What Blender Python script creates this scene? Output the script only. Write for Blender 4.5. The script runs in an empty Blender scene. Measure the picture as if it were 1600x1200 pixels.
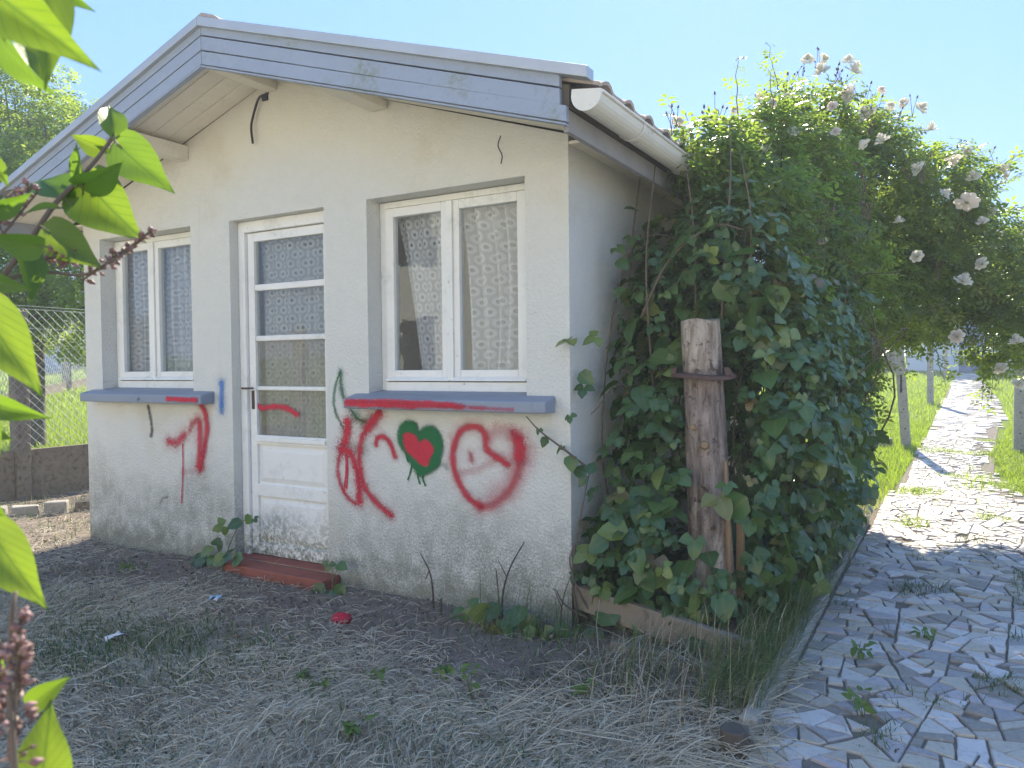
import bpy, math, random
import numpy as np
from mathutils import Vector, Matrix, Euler
from mathutils import noise as mnoise
rng = np.random.default_rng(7)
random.seed(7)
SC = bpy.context.scene
COL = SC.collection

# ---------------------------------------------------------------- camera
CAM = np.array([1.6218, -3.3572, 1.2767])
YAW, PITCH, ROLL = 0.52570, -0.02640, 0.0098
cam_data = bpy.data.cameras.new('camera')
cam_data.sensor_width = 36.0
cam_data.lens = 1197.2 / 1600 * 36.0
cam_data.clip_start = 0.02
cam_data.clip_end = 1500
cam_data.dof.use_dof = True
cam_data.dof.focus_distance = 4.6
cam_data.dof.aperture_fstop = 8.5
cam = bpy.data.objects.new('camera', cam_data)
COL.objects.link(cam)
FW = np.array([-math.sin(YAW), math.cos(YAW), 0.0])
FWD = FW * math.cos(PITCH) + np.array([0, 0, math.sin(PITCH)])
RIGHT = np.array([math.cos(YAW), math.sin(YAW), 0.0])
UP = np.cross(RIGHT, FWD)
_r = RIGHT * math.cos(-ROLL) + UP * math.sin(-ROLL)
_u = np.cross(-FWD, _r)
m = Matrix(((_r[0], _u[0], -FWD[0], CAM[0]), (_r[1], _u[1], -FWD[1], CAM[1]), (_r[2], _u[2], -FWD[2], CAM[2]), (0, 0, 0, 1)))
cam.matrix_world = m
SC.camera = cam

# ---------------------------------------------------------------- sky, sun, exposure
SUN_EL = math.radians(38)
SUN_H = Vector((-0.27, 0.963, 0)).normalized()
SUN_DIR = Vector((SUN_H.x * math.cos(SUN_EL), SUN_H.y * math.cos(SUN_EL), math.sin(SUN_EL)))
world = bpy.data.worlds.new('World')
SC.world = world
world.use_nodes = True
nt = world.node_tree
nt.nodes.clear()
sky = nt.nodes.new('ShaderNodeTexSky')
sky.sky_type = 'NISHITA'
sky.sun_disc = False
sky.sun_elevation = SUN_EL
sky.sun_rotation = math.atan2(SUN_H.x, SUN_H.y)
sky.altitude = 0
sky.air_density = 1.0
sky.dust_density = 0.2
sky.ozone_density = 1.5
bg = nt.nodes.new('ShaderNodeBackground')
bg.inputs['Strength'].default_value = 0.051
wo = nt.nodes.new('ShaderNodeOutputWorld')
# clear early-summer blue: the sky model evened out towards one blue, as the photograph's sky is
sky_mix = nt.nodes.new('ShaderNodeMix')
sky_mix.data_type = 'RGBA'
sky_mix.inputs[0].default_value = 0.87
sky_mix.inputs[7].default_value = (.88, 1.82, 3.9, 1)
nt.links.new(sky.outputs[0], sky_mix.inputs[6])
nt.links.new(sky_mix.outputs[2], bg.inputs[0])
nt.links.new(bg.outputs[0], wo.inputs[0])
sun_data = bpy.data.lights.new('sun', 'SUN')
sun_data.energy = 2.0
sun_data.angle = math.radians(0.55)
sun_data.color = (1.0, 0.90, 0.72)
sun = bpy.data.objects.new('sun', sun_data)
sun.rotation_mode = 'QUATERNION'
sun.rotation_quaternion = SUN_DIR.to_track_quat('Z', 'Y')
sun.location = (-3, 6, 12)
COL.objects.link(sun)
SC.view_settings.view_transform = 'Standard'
SC.view_settings.look = 'None'
SC.view_settings.gamma = 1.0
SC.view_settings.use_curve_mapping = False
SC.view_settings.exposure = 2.76
SC.render.engine = 'CYCLES'
SC.cycles.max_bounces = 10
SC.cycles.transparent_max_bounces = 32
SC.cycles.sample_clamp_indirect = 6.0
SC.cycles.use_denoising = True

# ---------------------------------------------------------------- helpers
def tag(o, label=None, cat=None, group=None, kind=None):
    if label: o['label'] = label
    if cat: o['category'] = cat
    if group: o['group'] = group
    if kind: o['kind'] = kind
    return o

def empty(name, loc=(0, 0, 0), label=None, cat=None, group=None, kind=None):
    o = bpy.data.objects.new(name, None)
    o.location = loc
    o.empty_display_size = 0.1
    COL.objects.link(o)
    return tag(o, label, cat, group, kind)

def link(name, me, mat=None, parent=None, smooth=False, bevel=0):
    o = bpy.data.objects.new(name, me)
    if mat is not None and not me.materials:
        me.materials.append(mat)
    COL.objects.link(o)
    if parent is not None:
        o.parent = parent
        p = parent
        loc = Vector((0, 0, 0))
        while p is not None:
            loc += p.location
            p = p.parent
        o.location = -loc          # meshes are written in world coordinates
    if smooth:
        me.shade_smooth()
    if bevel:
        b = o.modifiers.new('bevel', 'BEVEL')
        b.width = bevel; b.segments = 2; b.limit_method = 'ANGLE'
    return o

class MB:
    def __init__(s): s.v = []; s.f = []
    def box(s, x0, x1, y0, y1, z0, z1):
        return s.hexa([(x0, y0, z0), (x1, y0, z0), (x1, y1, z0), (x0, y1, z0), (x0, y0, z1), (x1, y0, z1), (x1, y1, z1), (x0, y1, z1)])
    def hexa(s, p):
        n = len(s.v); s.v += [tuple(q) for q in p]
        s.f += [tuple(n + i for i in q) for q in ((3, 2, 1, 0), (4, 5, 6, 7), (0, 1, 5, 4), (1, 2, 6, 5), (2, 3, 7, 6), (3, 0, 4, 7))]
        return s
    def prism(s, poly, ext):
        n = len(s.v); k = len(poly); e = Vector(ext)
        s.v += [tuple(p) for p in poly] + [tuple(Vector(p) + e) for p in poly]
        s.f.append(tuple(range(n, n + k))); s.f.append(tuple(range(n + 2 * k - 1, n + k - 1, -1)))
        for i in range(k):
            j = (i + 1) % k
            s.f.append((n + j, n + i, n + k + i, n + k + j))
        return s
    def tube(s, pts, rad, n=8, cap=True):
        pts = [Vector(p) for p in pts]
        if not hasattr(rad, '__len__'): rad = [rad] * len(pts)
        base = len(s.v); ref = Vector((0, 0, 1))
        for i, p in enumerate(pts):
            t = (pts[min(i + 1, len(pts) - 1)] - pts[max(i - 1, 0)]).normalized()
            if abs(t.dot(ref)) > 0.95: ref = Vector((1, 0, 0)) if abs(t.x) < 0.8 else Vector((0, 1, 0))
            a = t.cross(ref).normalized(); b = t.cross(a).normalized()
            ref = -b if b.dot(ref) < 0 else b
            a = t.cross(ref).normalized(); b = t.cross(a)
            for k in range(n):
                an = 2 * math.pi * k / n
                s.v.append(tuple(p + (a * math.cos(an) + b * math.sin(an)) * rad[i]))
        for i in range(len(pts) - 1):
            for k in range(n):
                k2 = (k + 1) % n
                s.f.append((base + i * n + k, base + i * n + k2, base + (i + 1) * n + k2, base + (i + 1) * n + k))
        if cap:
            s.f.append(tuple(base + k for k in range(n - 1, -1, -1)))
            e = base + (len(pts) - 1) * n
            s.f.append(tuple(e + k for k in range(n)))
        return s
    def mesh(s, name):
        me = bpy.data.meshes.new(name)
        me.from_pydata(s.v, [], s.f); me.update()
        return me
    def build(s, name, mat, parent=None, smooth=False, bevel=0):
        return link(name, s.mesh(name), mat, parent, smooth, bevel)

def curve(pts, n=6):
    """Catmull-Rom through the points."""
    P = [np.array(p, float) for p in pts]
    P = [2 * P[0] - P[1]] + P + [2 * P[-1] - P[-2]]
    out = []
    for i in range(1, len(P) - 2):
        for k in range(n):
            t = k / n
            a, b, c, d = P[i - 1], P[i], P[i + 1], P[i + 2]
            out.append(0.5 * (2 * b + (c - a) * t + (2 * a - 5 * b + 4 * c - d) * t * t + (3 * b - a - 3 * c + d) * t ** 3))
    out.append(P[-2])
    return out

def npmesh(name, verts, tris, rnd=None, rib=None):
    me = bpy.data.meshes.new(name)
    nv, nf = len(verts), len(tris)
    me.vertices.add(nv); me.vertices.foreach_set('co', np.ascontiguousarray(verts, np.float32).ravel())
    me.loops.add(nf * 3); me.loops.foreach_set('vertex_index', np.ascontiguousarray(tris, np.int32).ravel())
    me.polygons.add(nf); me.polygons.foreach_set('loop_start', np.arange(0, nf * 3, 3, dtype=np.int32))
    me.update(calc_edges=True)
    if rnd is not None:
        at = me.attributes.new('rnd', 'FLOAT', 'POINT')
        at.data.foreach_set('value', np.ascontiguousarray(rnd, np.float32))
    if rib is not None:
        at = me.attributes.new('rib', 'FLOAT', 'POINT')
        at.data.foreach_set('value', np.ascontiguousarray(rib, np.float32))
    return me

def stamp(tv, tf, pos, side, tip, nrm, scale, rnd):
    """Copies of a small template (tv in side/tip/normal axes) -> verts, tris, rnd."""
    tv = np.asarray(tv, float); tf = np.asarray(tf, int)
    N = len(pos); k = len(tv)
    sc = np.asarray(scale).reshape(N, 1, 1)
    V = pos[:, None, :] + sc * (tv[None, :, 0:1] * side[:, None, :] + tv[None, :, 1:2] * tip[:, None, :] + tv[None, :, 2:3] * nrm[:, None, :])
    T = tf[None, :, :] + (np.arange(N) * k)[:, None, None]
    return V.reshape(-1, 3), T.reshape(-1, 3), np.repeat(rnd, k)

def unit(a): return a / np.maximum(np.linalg.norm(a, axis=-1, keepdims=True), 1e-9)

def frames(nrm, tip):
    nrm = unit(nrm); tip = unit(tip - (tip * nrm).sum(-1, keepdims=True) * nrm)
    return np.cross(tip, nrm), tip, nrm

def project(P):
    d = np.asarray(P, float) - CAM
    dep = d @ FWD
    a, b = d @ _r, d @ _u
    dep = np.where(np.abs(dep) < 1e-6, 1e-6, dep)
    return 800 + 1197.2 * a / dep, 600 - 1197.2 * b / dep, dep

def terrain(x, y):
    """Gentle rise of the garden away from the hut."""
    x = np.asarray(x, float); y = np.asarray(y, float)
    h = 0.035 * np.clip(y - 6.5, 0, 45) * np.clip((x + 7) / 3, 0, 1)
    h = h + 0.04 * np.clip(-6.6 - x, 0, 60)
    return h

# ---------------------------------------------------------------- materials
class NT:
    def __init__(s, name):
        s.m = bpy.data.materials.new(name); s.m.use_nodes = True
        s.t = s.m.node_tree; s.t.nodes.clear()
        s.out = s.t.nodes.new('ShaderNodeOutputMaterial')
    def n(s, typ, **kw):
        nd = s.t.nodes.new('ShaderNode' + typ)
        for k, v in kw.items():
            if k.startswith('i_'):
                key = k[2:]
                key = int(key) if key.isdigit() else key.replace('_', ' ')
                nd.inputs[key].default_value = v
            else: setattr(nd, k, v)
        return nd
    def l(s, a, b): s.t.links.new(a, b)
    def math(s, op, a, b=None, c=None, clamp=False):
        nd = s.t.nodes.new('ShaderNodeMath'); nd.operation = op; nd.use_clamp = clamp
        for i, v in enumerate((a, b, c)):
            if v is None: continue
            if hasattr(v, 'is_output'): s.l(v, nd.inputs[i])
            else: nd.inputs[i].default_value = v
        return nd.outputs[0]
    def noise(s, vec, scale, detail=4, rough=.55, dist=0):
        nd = s.n('TexNoise', i_Scale=scale, i_Detail=detail, i_Roughness=rough, i_Distortion=dist)
        if vec is not None: s.l(vec, nd.inputs['Vector'])
        return nd.outputs['Fac']
    def ramp(s, fac, stops, interp='LINEAR'):
        nd = s.n('ValToRGB'); cr = nd.color_ramp; cr.interpolation = interp
        while len(cr.elements) < len(stops): cr.elements.new(0.5)
        for e, (p, c) in zip(cr.elements, stops):
            e.position = p; e.color = (*c, 1) if len(c) == 3 else c
        s.l(fac, nd.inputs[0]); return nd.outputs[0]
    def mix(s, fac, a, b, mode='MIX'):
        nd = s.t.nodes.new('ShaderNodeMix'); nd.data_type = 'RGBA'; nd.blend_type = mode
        for i, v in ((0, fac), (6, a), (7, b)):
            if hasattr(v, 'is_output'): s.l(v, nd.inputs[i])
            else: nd.inputs[i].default_value = v if i == 0 else (*v, 1)
        return nd.outputs[2]
    def smooth(s, v, lo, hi):
        nd = s.n('MapRange', interpolation_type='SMOOTHSTEP'); s.l(v, nd.inputs[0])
        nd.inputs[1].default_value = lo; nd.inputs[2].default_value = hi
        return nd.outputs[0]
    def bsdf(s, col, rough=.8, bump=None, bstr=.3, bdist=.01, spec=.3, metal=0):
        p = s.n('BsdfPrincipled')
        if hasattr(col, 'is_output'): s.l(col, p.inputs['Base Color'])
        else: p.inputs['Base Color'].default_value = (*col, 1)
        if hasattr(rough, 'is_output'): s.l(rough, p.inputs['Roughness'])
        else: p.inputs['Roughness'].default_value = rough
        p.inputs['Specular IOR Level'].default_value = spec
        p.inputs['Metallic'].default_value = metal
        if bump is not None:
            b = s.n('Bump', i_Strength=bstr, i_Distance=bdist); s.l(bump, b.inputs['Height']); s.l(b.outputs[0], p.inputs['Normal'])
        return p
    def done(s, sh): s.l(sh if hasattr(sh, 'is_output') else sh.outputs[0], s.out.inputs[0]); return s.m
    def pos(s): return s.n('NewGeometry').outputs['Position']
    def xyz(s, v):
        nd = s.n('SeparateXYZ'); s.l(v, nd.inputs[0]); return nd.outputs
    def rnd(s):
        a = s.n('Attribute', attribute_name='rnd').outputs['Fac']
        o = s.n('ObjectInfo').outputs['Random']
        return s.math('FRACT', s.math('ADD', a, o))

def simple(name, col, rough=.7, var=.25, scale=12, bump=.15, bscale=60, bdist=.004, spec=.3, metal=0, dirt=None, dirt_lo=.5, dirt_hi=.7, stretch=None):
    t = NT(name); p = t.pos()
    if stretch:
        mp = t.n('Mapping'); mp.inputs['Scale'].default_value = stretch; t.l(p, mp.inputs[0]); p2 = mp.outputs[0]
    else: p2 = p
    f = t.noise(p2, scale, 5)
    c = t.mix(f, tuple(x * (1 - var) for x in col), tuple(min(1, x * (1 + var)) for x in col))
    r = t.n('ObjectInfo').outputs['Random']
    c = t.mix(t.math('MULTIPLY', r, .18), c, tuple(x * .55 for x in col))
    if dirt:
        c = t.mix(t.smooth(t.noise(p2, scale * 2.3, 6, .65), dirt_lo, dirt_hi), c, dirt)
    b = t.noise(p2, bscale, 4)
    return t.done(t.bsdf(c, rough, b, bump, bdist, spec, metal))

def leafmat(name, stops, rough=.45, trans=.4, tcol=None, spec=.4):
    t = NT(name); r = t.rnd()
    c = t.ramp(r, stops)
    v = t.noise(t.pos(), 35, 3)
    c = t.mix(t.math('MULTIPLY', v, .45), c, tuple(x * .6 for x in stops[0][1]))
    rib = t.n('Attribute', attribute_name='rib').outputs['Fac']
    c = t.mix(t.math('MULTIPLY', t.smooth(rib, .80, 1.0), .16), c, tuple(min(1, x * 2.2 + .02) for x in stops[-1][1]))
    p = t.bsdf(c, rough, spec=spec)
    tr = t.n('BsdfTranslucent')
    if tcol:
        t.l(t.mix(.75, c, tcol), tr.inputs[0])
    else: t.l(c, tr.inputs[0])
    mx = t.n('MixShader', i_0=trans); t.l(p.outputs[0], mx.inputs[1]); t.l(tr.outputs[0], mx.inputs[2])
    return t.done(mx)

# stucco: rough off-white plaster, dirty and algae-stained low down, cream under the eaves
def stucco(name, grain=70, gstr=.8, base=(.73, .73, .68)):
    t = NT(name); p = t.pos(); z = t.xyz(p)[2]
    big = t.noise(p, 1.7, 6, .6); mid = t.noise(p, 9, 5, .65); fine = t.noise(p, 85, 3, .7)
    c = t.mix(mid, tuple(x * .9 for x in base), base)
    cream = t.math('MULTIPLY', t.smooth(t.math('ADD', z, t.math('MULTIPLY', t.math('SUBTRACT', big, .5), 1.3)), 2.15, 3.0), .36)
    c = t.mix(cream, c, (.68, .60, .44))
    blotch = t.math('MULTIPLY', t.smooth(big, .55, .72), .35)
    c = t.mix(blotch, c, (.55, .50, .38))
    # dirt speckle rising from the ground
    hz = t.math('ADD', z, t.math('MULTIPLY', t.math('SUBTRACT', big, .5), 1.1))
    low = t.smooth(hz, .80, .0)
    sp = t.smooth(t.math('ADD', fine, t.math('MULTIPLY', mid, .6)), 1.0, .66)
    c = t.mix(t.math('MULTIPLY', t.math('MULTIPLY', low, sp), .8), c, (.17, .18, .145))
    c = t.mix(t.math('MULTIPLY', low, .18), c, (.33, .33, .28))
    hz2 = t.math('ADD', z, t.math('MULTIPLY', t.math('SUBTRACT', mid, .5), .35))
    c = t.mix(t.math('MULTIPLY', t.smooth(hz2, .22, .0), .6), c, (.20, .20, .14))
    # short weathering runs
    mp = t.n('Mapping'); mp.inputs['Scale'].default_value = (14, 14, 1.1); t.l(p, mp.inputs[0])
    c = t.mix(t.math('MULTIPLY', t.smooth(t.noise(mp.outputs[0], 1, 4, .6), .62, .8), .22), c, (.30, .30, .27))
    sp2 = t.smooth(t.noise(p, 130, 2, .6), .68, .74)
    c = t.mix(t.math('MULTIPLY', sp2, .45), c, (.28, .27, .23))
    vor = t.n('TexVoronoi', i_Scale=grain); t.l(p, vor.inputs['Vector'])
    h = t.math('ADD', t.math('MULTIPLY', t.noise(p, grain * 1.3, 4, .7), 1.0), t.math('MULTIPLY', vor.outputs['Distance'], .5))
    h = t.math('ADD', h, t.math('MULTIPLY', big, 2.5))
    return t.done(t.bsdf(c, .95, h, gstr, .011, .15))

M = {}
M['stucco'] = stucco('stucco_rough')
M['inner'] = simple('inner_plaster', (.35, .34, .32), .95, .1)

def painted(name, base, wear=(.30, .27, .22), amount=(.62, .74), rough=.55, zdirt=False, stain=.25):
    t = NT(name); p = t.pos()
    mp = t.n('Mapping'); mp.inputs['Scale'].default_value = (1, 1, .35); t.l(p, mp.inputs[0])
    n1 = t.noise(p, 3, 5); n2 = t.noise(p, 38, 6, .7)
    c = t.mix(n1, tuple(x * .86 for x in base), tuple(min(1, x * 1.06) for x in base))
    chip = t.math('MULTIPLY', t.smooth(n2, *amount), .7)
    c = t.mix(chip, c, wear)
    c = t.mix(t.math('MULTIPLY', t.smooth(t.noise(p, 9, 6, .7), .52, .75), .3), c, tuple(x * .55 for x in base))
    if zdirt:
        z = t.xyz(p)[2]
        lo = t.smooth(t.math('ADD', z, t.math('MULTIPLY', t.math('SUBTRACT', n1, .5), .5)), .42, .05)
        c = t.mix(t.math('MULTIPLY', lo, t.smooth(n2, .35, .6)), c, (.17, .18, .13))
    blot = t.math('MULTIPLY', t.smooth(t.noise(p, 2.1, 6, .7), .54, .68), stain)
    c = t.mix(t.math('MULTIPLY', blot, t.smooth(n2, .38, .58)), c, (.20, .23, .17))
    h = t.math('ADD', t.math('MULTIPLY', chip, -1.2), t.math('MULTIPLY', t.noise(p, 60, 3), .6))
    return t.done(t.bsdf(c, rough, h, .35, .003, .35))

M['white_paint'] = painted('white_paint', (.80, .80, .76))
M['door_paint'] = painted('door_paint', (.80, .80, .77), zdirt=True)
M['soffit'] = painted('soffit_paint', (.74, .69, .58), (.36, .32, .25), (.66, .8), .7)
M['fascia'] = painted('fascia_paint', (.29, .34, .43), (.20, .24, .22), (.58, .74), .6, stain=.8)
M['sill'] = painted('sill_paint', (.245, .285, .355), (.30, .33, .36), (.66, .78), .5)
M['zinc'] = simple('zinc_strip', (.42, .45, .48), .45, .15, 6, .1, 50, .003, .5, .4)
M['gutter'] = simple('gutter_plastic', (.66, .65, .59), .5, .12, 7, .1, 40, .003, .4, 0, (.33, .31, .25), .58, .78)
M['tile'] = simple('roof_tile', (.40, .34, .30), .85, .3, 9, .3, 60, .004, .2, 0, (.20, .19, .16), .5, .7)
M['eave'] = simple('eave_paint', (.30, .30, .31), .8, .25, 8, .3)
M['dark_wood'] = simple('dark_wood', (.10, .085, .07), .9, .3, 20, .3)
M['brick_red'] = simple('brick_red', (.30, .105, .075), .9, .25, 10, .5, 70, .005, .2, 0, (.16, .12, .10), .55, .75)
M['black_rubber'] = simple('black_rubber', (.03, .03, .035), .6, .1)
M['rust'] = simple('rusty_iron', (.12, .075, .065), .8, .35, 25, .6, 90, .004, .3, .3)
M['concrete'] = simple('concrete', (.36, .335, .29), .95, .2, 14, .6, 120, .004, .15, 0, (.20, .185, .155), .5, .72)
M['concrete_old'] = simple('concrete_old', (.235, .20, .155), .95, .28, 10, .9, 70, .008, .15, 0, (.12, .10, .075), .48, .7)
M['wire'] = simple('galvanised_wire', (.40, .42, .42), .4, .1, metal=.6)

# glass: thin pane that reflects by angle
def glass(name, dust_tint=.04, dcol=(.5, .5, .48)):
    t = NT(name)
    lw = t.n('LayerWeight', i_Blend=.5)
    fr = t.math('ADD', .05, t.math('MULTIPLY', t.math('POWER', lw.outputs['Facing'], 5.0), .9))
    gl = t.n('BsdfGlossy', i_Roughness=0.012)
    tr = t.n('BsdfTransparent'); tr.inputs[0].default_value = (.93, .95, .95, 1)
    d = t.n('BsdfDiffuse'); d.inputs[0].default_value = (*dcol, 1)
    b = t.n('Bump', i_Strength=.06, i_Distance=.02); t.l(t.noise(t.pos(), 5, 2), b.inputs['Height']); t.l(b.outputs[0], gl.inputs['Normal'])
    m1 = t.n('MixShader'); t.l(fr, m1.inputs[0]); t.l(tr.outputs[0], m1.inputs[1]); t.l(gl.outputs[0], m1.inputs[2])
    m2 = t.n('MixShader'); f = t.math('MULTIPLY', t.noise(t.pos(), 14, 5, .7), dust_tint * 2); t.l(f, m2.inputs[0]); t.l(m1.outputs[0], m2.inputs[1]); t.l(d.outputs[0], m2.inputs[2])
    return t.done(m2)
M['glass'] = glass('window_glass', .06)
M['glass_reflect_tint'] = glass('reflect_tint_glass', .20, (.50, .46, .38))  # lower door panes: their beige reflection put in as a diffuse tint

# lace: daisies with ring centres on a net, cut out of the cloth
def lace(name, col, pitch=.066):
    t = NT(name)
    uv = t.n('UVMap').outputs[0]
    x, y, _ = t.xyz(uv)
    rowh = pitch * .87
    v = t.math('DIVIDE', y, rowh); row = t.math('FLOOR', v)
    u = t.math('ADD', t.math('DIVIDE', x, pitch), t.math('MULTIPLY', t.math('MODULO', row, 2.0), .5))
    lx = t.math('SUBTRACT', t.math('FRACT', u), .5)
    ly = t.math('MULTIPLY', t.math('SUBTRACT', t.math('FRACT', v), .5), .87)
    r = t.math('SQRT', t.math('ADD', t.math('MULTIPLY', lx, lx), t.math('MULTIPLY', ly, ly)))
    th = t.math('ARCTAN2', ly, lx)
    edge = t.math('ADD', .35, t.math('MULTIPLY', t.math('ABSOLUTE', t.math('COSINE', t.math('MULTIPLY', th, 7))), .09))
    petal = t.smooth(t.math('SUBTRACT', edge, r), -.01, .02)
    slit = t.math('MULTIPLY', t.smooth(t.math('ABSOLUTE', t.math('COSINE', t.math('MULTIPLY', th, 7))), .18, .05), t.smooth(r, .2, .26))
    ring = t.math('MULTIPLY', t.smooth(r, .10, .115), t.smooth(r, .17, .155))
    hole = t.smooth(r, .085, .07)
    net = t.math('MULTIPLY', t.smooth(t.math('ABSOLUTE', t.math('SINE', t.math('MULTIPLY', t.math('ADD', x, y), 620))), .55, .8), 1)
    net2 = t.smooth(t.math('ABSOLUTE', t.math('SINE', t.math('MULTIPLY', t.math('SUBTRACT', x, y), 620))), .55, .8)
    netf = t.math('MULTIPLY', t.math('MAXIMUM', net, net2), .75)
    flower = t.math('SUBTRACT', petal, t.math('MAXIMUM', t.math('MULTIPLY', ring, .85), t.math('MAXIMUM', hole, t.math('MULTIPLY', slit, .6))), clamp=True)
    a = t.math('MAXIMUM', t.math('MULTIPLY', flower, .93), t.math('MULTIPLY', netf, t.math('SUBTRACT', 1.0, petal)))
    d = t.n('BsdfDiffuse'); d.inputs[0].default_value = (*col, 1)
    tl = t.n('BsdfTranslucent'); tl.inputs[0].default_value = (*col, 1)
    m0 = t.n('MixShader', i_0=.25); t.l(d.outputs[0], m0.inputs[1]); t.l(tl.outputs[0], m0.inputs[2])
    tr = t.n('BsdfTransparent')
    mx = t.n('MixShader'); t.l(a, mx.inputs[0]); t.l(tr.outputs[0], mx.inputs[1]); t.l(m0.outputs[0], mx.inputs[2])
    return t.done(mx)
M['lace'] = lace('white_lace', (.88, .88, .92))
M['lace_door'] = lace('door_lace', (.78, .76, .72))

# spray paint: dense in the middle of the stroke, breaking up into speckle at its edge
def spray(name, col):
    t = NT(name); p = t.pos()
    e = t.n('Attribute', attribute_name='edge').outputs['Fac']
    dn = t.n('Attribute', attribute_name='dens').outputs['Fac']
    n1 = t.noise(p, 230, 2, .6); n2 = t.noise(p, 45, 4, .6)
    a = t.math('ADD', t.math('MULTIPLY', e, 2.0), t.math('MULTIPLY', t.math('SUBTRACT', n1, .5), 5.0))
    a = t.math('ADD', a, t.math('MULTIPLY', t.math('SUBTRACT', n2, .5), .8))
    a = t.math('MULTIPLY', t.smooth(t.math('SUBTRACT', a, t.math('DIVIDE', .32, t.math('MAXIMUM', dn, .5))), .0, .9), t.math('MINIMUM', dn, 1.0))
    a = t.math('MULTIPLY', a, t.smooth(e, 0, .12))
    c = t.mix(n2, tuple(x * .8 for x in col), tuple(min(1, x * 1.15) for x in col))
    b = t.bsdf(c, .6, n1, .3, .003, .3)
    tr = t.n('BsdfTransparent')
    mx = t.n('MixShader'); t.l(t.math('MULTIPLY', a, .97), mx.inputs[0]); t.l(tr.outputs[0], mx.inputs[1]); t.l(b.outputs[0], mx.inputs[2])
    return t.done(mx)
M['red'] = spray('red_spray', (.56, .03, .055))
M['green'] = spray('green_spray', (.012, .14, .045))
M['black'] = spray('black_spray', (.03, .03, .04))
M['blue'] = spray('blue_spray', (.02, .20, .62))

# bark and cut wood of the log post
def logmat():
    t = NT('stripped_log'); p = t.pos(); z = t.xyz(p)[2]
    mp = t.n('Mapping'); mp.inputs['Scale'].default_value = (9, 9, 1.6); t.l(p, mp.inputs[0])
    g = t.noise(mp.outputs[0], 3.2, 6, .65); f = t.noise(p, 24, 6, .7); b = t.noise(p, 4, 4, .6)
    bark = t.mix(t.smooth(g, .3, .7), (.115, .088, .076), (.40, .325, .28))
    bare = t.mix(t.smooth(g, .3, .7), (.24, .18, .13), (.56, .49, .41))
    hz = t.math('ADD', z, t.math('MULTIPLY', t.math('SUBTRACT', b, .5), .7))
    k = t.math('MAXIMUM', t.smooth(hz, 1.22, 1.34), t.math('MULTIPLY', t.smooth(hz, .42, .28), .8))
    k = t.math('MAXIMUM', k, t.smooth(b, .60, .68))
    c = t.mix(k, bark, bare)
    c = t.mix(t.math('MULTIPLY', t.smooth(f, .54, .66), .8), c, (.055, .04, .033))
    h = t.math('ADD', t.math('MULTIPLY', g, 1.6), f)
    return t.done(t.bsdf(c, .9, h, 1.0, .02, .2))
M['log'] = logmat()
M['end_grain'] = simple('cut_wood', (.40, .36, .31), .9, .25, 30, .4)
M['old_wood'] = simple('weathered_wood', (.235, .195, .15), .9, .35, 5, .6, 40, .005, .15, 0, (.10, .085, .065), .5, .7, (1, 1, 1))
M['stake_wood'] = simple('stake_wood', (.27, .185, .11), .9, .3, 8, .5, 40, .004, .15, stretch=(10, 10, 1))
M['stem'] = simple('brown_stem', (.13, .10, .075), .85, .3, 30)
M['green_stem'] = simple('green_stem', (.13, .15, .06), .7, .3, 30)
M['dead_twig'] = simple('dead_twig', (.085, .065, .052), .9, .3, 30)
M['bark'] = simple('tree_bark', (.13, .11, .085), .95, .3, 8, .8, 20, .02)

M['bramble'] = leafmat('bramble_leaf', [(0, (.042, .10, .036)), (.5, (.068, .15, .05)), (.84, (.10, .19, .055)), (.9, (.20, .28, .07)), (.97, (.23, .29, .08)), (1, (.20, .13, .06))], .30, .30, (.20, .32, .04), .55)
M['rose_leaf'] = leafmat('rose_leaf', [(0, (.06, .12, .034)), (.55, (.10, .18, .048)), (.9, (.16, .235, .06)), (1, (.27, .25, .09))], .28, .56, (.42, .56, .06))

def lilacmat():
    """Heart-shaped leaf: pale midrib and side veins in the leaf's own axes."""
    t = NT('lilac_leaf'); x, y, z = t.xyz(t.n('TexCoord').outputs['Object'])
    ax = t.math('ABSOLUTE', x)
    rib = t.smooth(ax, .035, .008)
    ph = t.math('SUBTRACT', t.math('MULTIPLY', y, 40), t.math('MULTIPLY', ax, 42))
    side = t.math('MULTIPLY', t.smooth(t.math('SINE', ph), .80, .98), .6)
    v = t.math('MAXIMUM', rib, side)
    r = t.n('ObjectInfo').outputs['Random']; n = t.noise(t.pos(), 60, 4, .6)
    c = t.mix(r, (.055, .13, .035), (.10, .18, .045)); c = t.mix(t.math('MULTIPLY', n, .4), c, (.05, .10, .03))
    cv = t.mix(t.math('MULTIPLY', v, .35), c, (.22, .32, .10))
    p = t.bsdf(cv, .42, t.math('ADD', t.math('MULTIPLY', v, -1.0), t.math('MULTIPLY', n, .5)), .5, .002, .35)
    tr = t.n('BsdfTranslucent'); tc = t.mix(r, (.16, .29, .015), (.29, .38, .02)); tc = t.mix(t.math('MULTIPLY', n, .35), tc, (.15, .28, .02)); t.l(t.mix(t.math('MULTIPLY', v, .75), tc, (.06, .14, .012)), tr.inputs[0])
    mx = t.n('MixShader', i_0=.5); t.l(p.outputs[0], mx.inputs[1]); t.l(tr.outputs[0], mx.inputs[2])
    return t.done(mx)
M['lilac_leaf'] = lilacmat()
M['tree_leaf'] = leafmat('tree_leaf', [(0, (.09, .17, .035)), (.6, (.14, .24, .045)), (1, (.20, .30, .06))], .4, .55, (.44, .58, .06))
M['dark_leaf'] = leafmat('dark_tree_leaf', [(0, (.022, .05, .022)), (.7, (.035, .075, .03)), (1, (.06, .11, .035))], .55, .3)
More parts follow.
